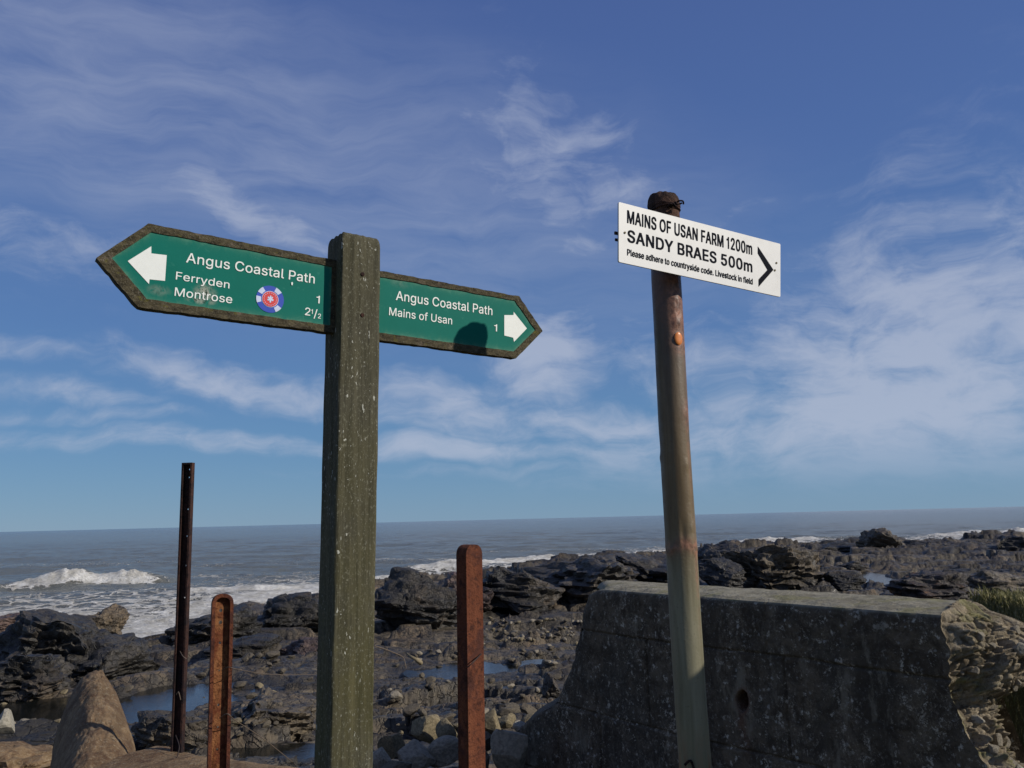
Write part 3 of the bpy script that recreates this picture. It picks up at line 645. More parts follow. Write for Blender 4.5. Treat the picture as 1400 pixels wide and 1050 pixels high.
# chipped front arris
edge = np.exp(-T/.018); D -= .020*edge*(1+.8*fbm(SS*7, T*0, 441, 4))
D -= .03*np.exp(-T/.03)*np.clip(fbm(SS*2.3, T*0, 442, 4)-.3, 0, 1)*2
D -= .02*np.exp(-(SS-L0)/.03)
PXW = WPL.x+WU.x*SS+WN.x*D; PYW = WPL.y+WU.y*SS+WN.y*D; PZW = WPL.z-T
wroot = empty('concrete_wall', wpt(1, 1.2, -.15), 'long dark concrete wall with a hole and a crumbling right end, behind the metal pole', 'wall')
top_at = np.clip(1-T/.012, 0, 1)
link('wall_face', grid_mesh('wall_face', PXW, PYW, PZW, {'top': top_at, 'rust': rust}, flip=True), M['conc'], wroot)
# top: from the front arris back, slightly domed and worn
bl, br = at_z(815, 793, 3.58), at_z(1321, 822, 3.58)
nd = 90; dd = np.linspace(0, 1, nd); S2, DD = np.meshgrid(ss, dd)
f0 = np.stack([PXW[0], PYW[0], PZW[0]], -1)
bk = np.stack([bl.x+(br.x-bl.x)*ss, bl.y+(br.y-bl.y)*ss, np.full(ns, 3.58)], -1)
TP = f0[None]*(1-DD[..., None])+bk[None]*DD[..., None]
TP[..., 2] += (.016*np.sin(np.pi*DD)**.5 + .008*fbm(TP[..., 0]*9, TP[..., 1]*9, 451, 5, .6))*np.clip(DD*12, 0, 1)
TP[..., 2] -= .05*np.exp(-(S2*2.1)/.035)*np.clip(DD*6, 0, 1)
TP[..., 2] -= .03*np.clip((DD-.9)/.1, 0, 1)*(1+.5*fbm(TP[..., 0]*6, TP[..., 1]*6, 452, 3))
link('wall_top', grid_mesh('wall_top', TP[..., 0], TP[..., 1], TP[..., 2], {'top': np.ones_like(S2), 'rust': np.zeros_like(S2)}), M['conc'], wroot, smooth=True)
# back and left end (plain continuation)
thick = (bl-WPL).length*.8
vsb, fsb = [], []
for i in range(40):
    t = i/39*1.5
    l = float(interp_t(t, LEFT)); bk_l, bk_r = TP[-1, 0], TP[-1, -1]
    fl = Vector((float(np.interp(t, tt, PXW[:, 0])), float(np.interp(t, tt, PYW[:, 0])), float(np.interp(t, tt, PZW[:, 0])))); back_l = Vector((bk_l[0], bk_l[1], bk_l[2]-t)) + WU*(l-.03); back_r = Vector((bk_r[0], bk_r[1], bk_r[2]-t)) + WU*t*.3
    vsb += [fl, back_l, back_r]
for i in range(39):
    b = i*3; fsb += [(b, b+3, b+4, b+1), (b+1, b+4, b+5, b+2)]
link('wall_back', py_mesh('wall_back', vsb, fsb), M['conc'], wroot)
# the broken right end
na, nb = 190, 300; a_ = np.linspace(0, 1, na); b_ = np.linspace(0, 1, nb); AA, BB = np.meshgrid(a_, b_)
Fr = np.stack([np.interp(BB*1.5, tt, PXW[:, -1]), np.interp(BB*1.5, tt, PYW[:, -1]), np.interp(BB*1.5, tt, PZW[:, -1])], -1)
bR = TP[-1, -1]; ext = np.interp(BB*1.5, [0, .12, .3, .45, .6, 1.5], [.19, .23, .17, .04, .0, .05]); Bk = np.stack([bR[0]+WU.x*ext, bR[1]+WU.y*ext, 3.555-BB*1.5], -1)
Bk[..., 0] += WU.x*(.06*np.sin(BB*14)+BB*.1-.14*np.exp(-BB/.03)); Bk[..., 1] += WU.y*(.06*np.sin(BB*14)+BB*.1-.14*np.exp(-BB/.03))
Q = Fr*(1-AA[..., None])+Bk*AA[..., None]
f1, c1 = facet(AA*3.2, BB*9, 461, 1.2); f2, c2_ = facet(AA*8, BB*22, 471, 1.2); f3, c3 = facet(AA*18, BB*52, 481, .8)
dsp = f1*.07+f2*.045+f3*.022+.02*fbm(AA*9, BB*26, 491, 5, .65)+.02*(1-np.exp(-c3*6))-.02-.10*np.exp(-((AA-.14)/.10)**2-((BB-.21)/.035)**2)
dsp += .08*np.sin(np.pi*AA)
k0 = np.clip(AA*9, 0, 1)
Q[..., 0] += WU.x*dsp*k0; Q[..., 1] += WU.y*dsp*k0; Q[..., 2] += .4*dsp*k0*np.clip(BB*8, 0, 1)
re = link('broken_end', grid_mesh('broken_end', Q[..., 0], Q[..., 1], Q[..., 2], flip=True), M['rubble'], wroot)
# cap of rubble between the wall top and the broken end
cp = []; n1 = 60
CA, CB = np.meshgrid(np.linspace(0, 1, n1), np.linspace(0, 1, n1))
te = TP[:, -1]; tI = np.stack([np.interp(CB, dd, te[:, j]) for j in range(3)], -1); qe = Q[0]; qI = np.stack([np.interp(CB, a_, qe[:, j]) for j in range(3)], -1)
CC = tI*(1-CA[..., None])+qI*CA[..., None]; CC[..., 2] += .025*np.sin(np.pi*CA)*np.sin(np.pi*CB)*(1+fbm(CA*5, CB*5, 495, 3))
link('broken_cap', grid_mesh('broken_cap', CC[..., 0], CC[..., 1], CC[..., 2], flip=False), M['rubble'], wroot)
rn = random.Random(8); pebs = [cut_rock(900+i, 3, 6, nz=.04) for i in range(5)]
for i in range(46):
    ia, ib = rn.randrange(20, na-8), rn.randrange(8, int(nb*.55)); P = Vector(Q[ib, ia]); s = rn.uniform(.010, .030)
    me = rn.choice(pebs)
    if not me.materials: me.materials.append(M[rn.choice(['tan', 'grey', 'pale', 'tan', 'rubble'])])
    o = bpy.data.objects.new('aggregate_stone', me); COL.objects.link(o); o.parent = wroot; o.location = P - wroot.location + Vector((.004, -.004, 0))
    o.scale = (s, s*1.1, s*rn.uniform(.7, 1.1)); o.rotation_euler = (rn.uniform(0, 3), rn.uniform(0, 3), rn.uniform(0, 3))

# ------------------------------------------------------------------ coping ridge and slab at bottom left
ny = 150; na_ = 120; U, Vv = np.meshgrid(np.linspace(0, 1, na_), np.linspace(0, 1, ny))
# stations: py of ridge, depth y, px centre of ridge, px left foot, px right foot, drop of the feet
ST = [(0.0, 4.66, 128, 90, 158, .42), (.06, 4.6, 128, 82, 166, .44), (.22, 4.4, 128, 72, 178, .44), (.45, 4.15, 128, 72, 194, .44), (.7, 3.85, 126, 72, 208, .40), (1.0, 3.45, 120, 50, 232, .40)]
RY = np.interp(Vv, [s[0] for s in ST], [s[1] for s in ST])
RZ = np.interp(Vv, [0, .03, .08, .25, .45, .7, 1], [3.20, 3.25, 3.26, 3.235, 3.19, 3.12, 3.02])
def xat(i, Y_): return np.interp(Vv, [s[0] for s in ST], [at_y(s[i], 980, s[1]).x for s in ST])
XC, XL, XR = xat(2, RY), xat(3, RY), xat(4, RY)
t = (U-.42)/.58; tl = (U-.42)/.42
side_r = np.clip(t, 0, 1); side_l = np.clip(-tl, 0, 1)
Xh = XC + (XR-XC)*side_r**1.0 - (XC-XL)*side_l
drop = np.interp(Vv, [s[0] for s in ST], [s[5] for s in ST])
Zh = RZ - drop*(1-np.sqrt(np.clip(1-(side_r*.985)**2.0, 0, 1)))*(side_r > 0) - drop*1.1*(1-np.sqrt(np.clip(1-(side_l*.985)**1.9, 0, 1)))*(side_l > 0)
Zh -= .9*np.clip((.012-Vv)/.012, 0, 1)
Zh = np.where((U < .01) | (U > .99), 2.3, Zh)
Xh += .016*fbm(Vv*5, U*4, 505, 3)*np.clip(side_r*3+side_l*3, 0, 1); Zh += (.018*fbm(Vv*6, U*5, 506, 5, .55) + .006*fbm(Vv*26, U*22, 507, 4, .6))*np.clip(1.25-side_r-side_l, 0, 1)
Zh -= .014*np.exp(-((Vv-.60-.12*side_r-.02*fbm(U*8, Vv*0, 508, 3))/.007)**2)*(side_r > .02)
cop = link('concrete_coping', grid_mesh('concrete_coping', Xh, RY+.0*Xh, Zh), M['coping'], smooth=True); base_at(cop, (at_y(120, 980, 4).x, 4, 2.4))
tag(cop, 'brown rounded concrete coping with a worn ridge, at bottom left', 'concrete block')

bx = [(150, 1036), (193, 1025), (213, 1018), (240, 1020), (267, 1027), (310, 1036), (350, 1041), (400, 1046), (436, 1049)]
pts = [at_z(a, b, 3.045) for a, b in bx]; nx = 140
xs = np.linspace(0, len(pts)-1, nx); pbx = np.interp(xs, range(len(pts)), [p.x for p in pts]); pby = np.interp(xs, range(len(pts)), [p.y for p in pts])
nyy = 70; UU, VV = np.meshgrid(np.arange(nx), np.linspace(0, 1, nyy))
Xs = pbx[UU]; Ys = pby[UU]*(1-VV)+(pby[UU]-.75)*VV + .02*fbm(Xs*12, VV*2, 511, 4)*(1-VV)
Zs = 3.045+.012*fbm(Xs*5, Ys*5, 512, 5, .6)-.01*np.exp(-VV/.03)
Zs[0] = 2.3; Ys[0] = Ys[1]+.003; Zs[:, 0] = 2.3; Zs[:, -1] = 2.3; Zs[-1] = 2.3
slab = link('concrete_slab', grid_mesh('concrete_slab', Xs, Ys, Zs, flip=True), M['coping']); base_at(slab, (float(Xs.mean()), float(Ys.mean()), 2.4))
tag(slab, 'low flat concrete footing under the tall angle iron post', 'slab')
# guessed pillar, added out of view to cast shade on the metal pole's foot
def box_me(name, c, sx, sy, sz, bev=.0, rz=0., tilt=None):
    bm = bmesh.new(); bmesh.ops.create_cube(bm, size=1); bmesh.ops.scale(bm, vec=(sx, sy, sz), verts=bm.verts)
    if bev: bmesh.ops.bevel(bm, geom=bm.edges[:], offset=bev, segments=2, affect='EDGES', profile=.6)
    m = Matrix.Translation(Vector(c)) @ Matrix.Rotation(rz, 4, 'Z')
    bm.transform(m); me = bpy.data.meshes.new(name); bm.to_mesh(me); bm.free(); return me
PSZ = 4.30
pil = link('shade_pillar', box_me('shade_pillar', (1.72, 1.55, (PSZ+2.3)/2), .42, .42, PSZ-2.3, .03, .1), M['conc']); base_at(pil, (1.72, 1.55, 2.4))
tag(pil, 'unseen square concrete pillar added right of the metal pole to shade its foot', 'pillar')

# ------------------------------------------------------------------ sign frames: a point of a picture put on the sign's plane
class Frame:
    def __init__(s, p0, yaw, slope, tilt):
        y, sl_, ti = R_(yaw), R_(slope), R_(tilt)
        s.u = Vector((math.cos(y)*math.cos(sl_), math.sin(y)*math.cos(sl_), math.sin(sl_)))
        n = Vector((math.sin(y)*math.cos(ti), -math.cos(y)*math.cos(ti), math.sin(ti))); n -= s.u*s.u.dot(n); s.n = n.normalized(); s.v = s.n.cross(s.u)
        s.p = Vector(p0)
    def loc(s, px, py):
        d = ray(px, py); t_ = (s.p-EYE).dot(s.n)/d.dot(s.n); q = EYE+d*t_-s.p
        return q.dot(s.u), q.dot(s.v)
    def mat(s, h=0):
        m = Matrix.Identity(4)
        for i in range(3): m[i][0], m[i][1], m[i][2], m[i][3] = s.u[i], s.v[i], s.n[i], (s.p+s.n*h)[i]
        return m
def curve_mesh(name, polys, ext, off=0.):
    cu = bpy.data.curves.new(name, 'CURVE'); cu.dimensions = '2D'; cu.fill_mode = 'BOTH'; cu.extrude = ext; cu.offset = off
    for pl in polys:
        sp = cu.splines.new('POLY'); sp.points.add(len(pl)-1)
        for q, (a, b) in zip(sp.points, pl): q.co = (a, b, 0, 1)
        sp.use_cyclic_u = True
    o = bpy.data.objects.new(name, cu); COL.objects.link(o); bpy.context.view_layer.update()
    me = bpy.data.meshes.new_from_object(o.evaluated_get(bpy.context.evaluated_depsgraph_get()))
    bpy.data.objects.remove(o); bpy.data.curves.remove(cu); me.name = name; me.materials.clear(); return me
def plate(name, F, poly, h0, h1, m, parent, off=0.):
    me = curve_mesh(name, [poly] if not isinstance(poly[0][0], tuple) else poly, (h1-h0)/2, off)
    me.transform(F.mat((h0+h1)/2)); return link(name, me, m, parent)
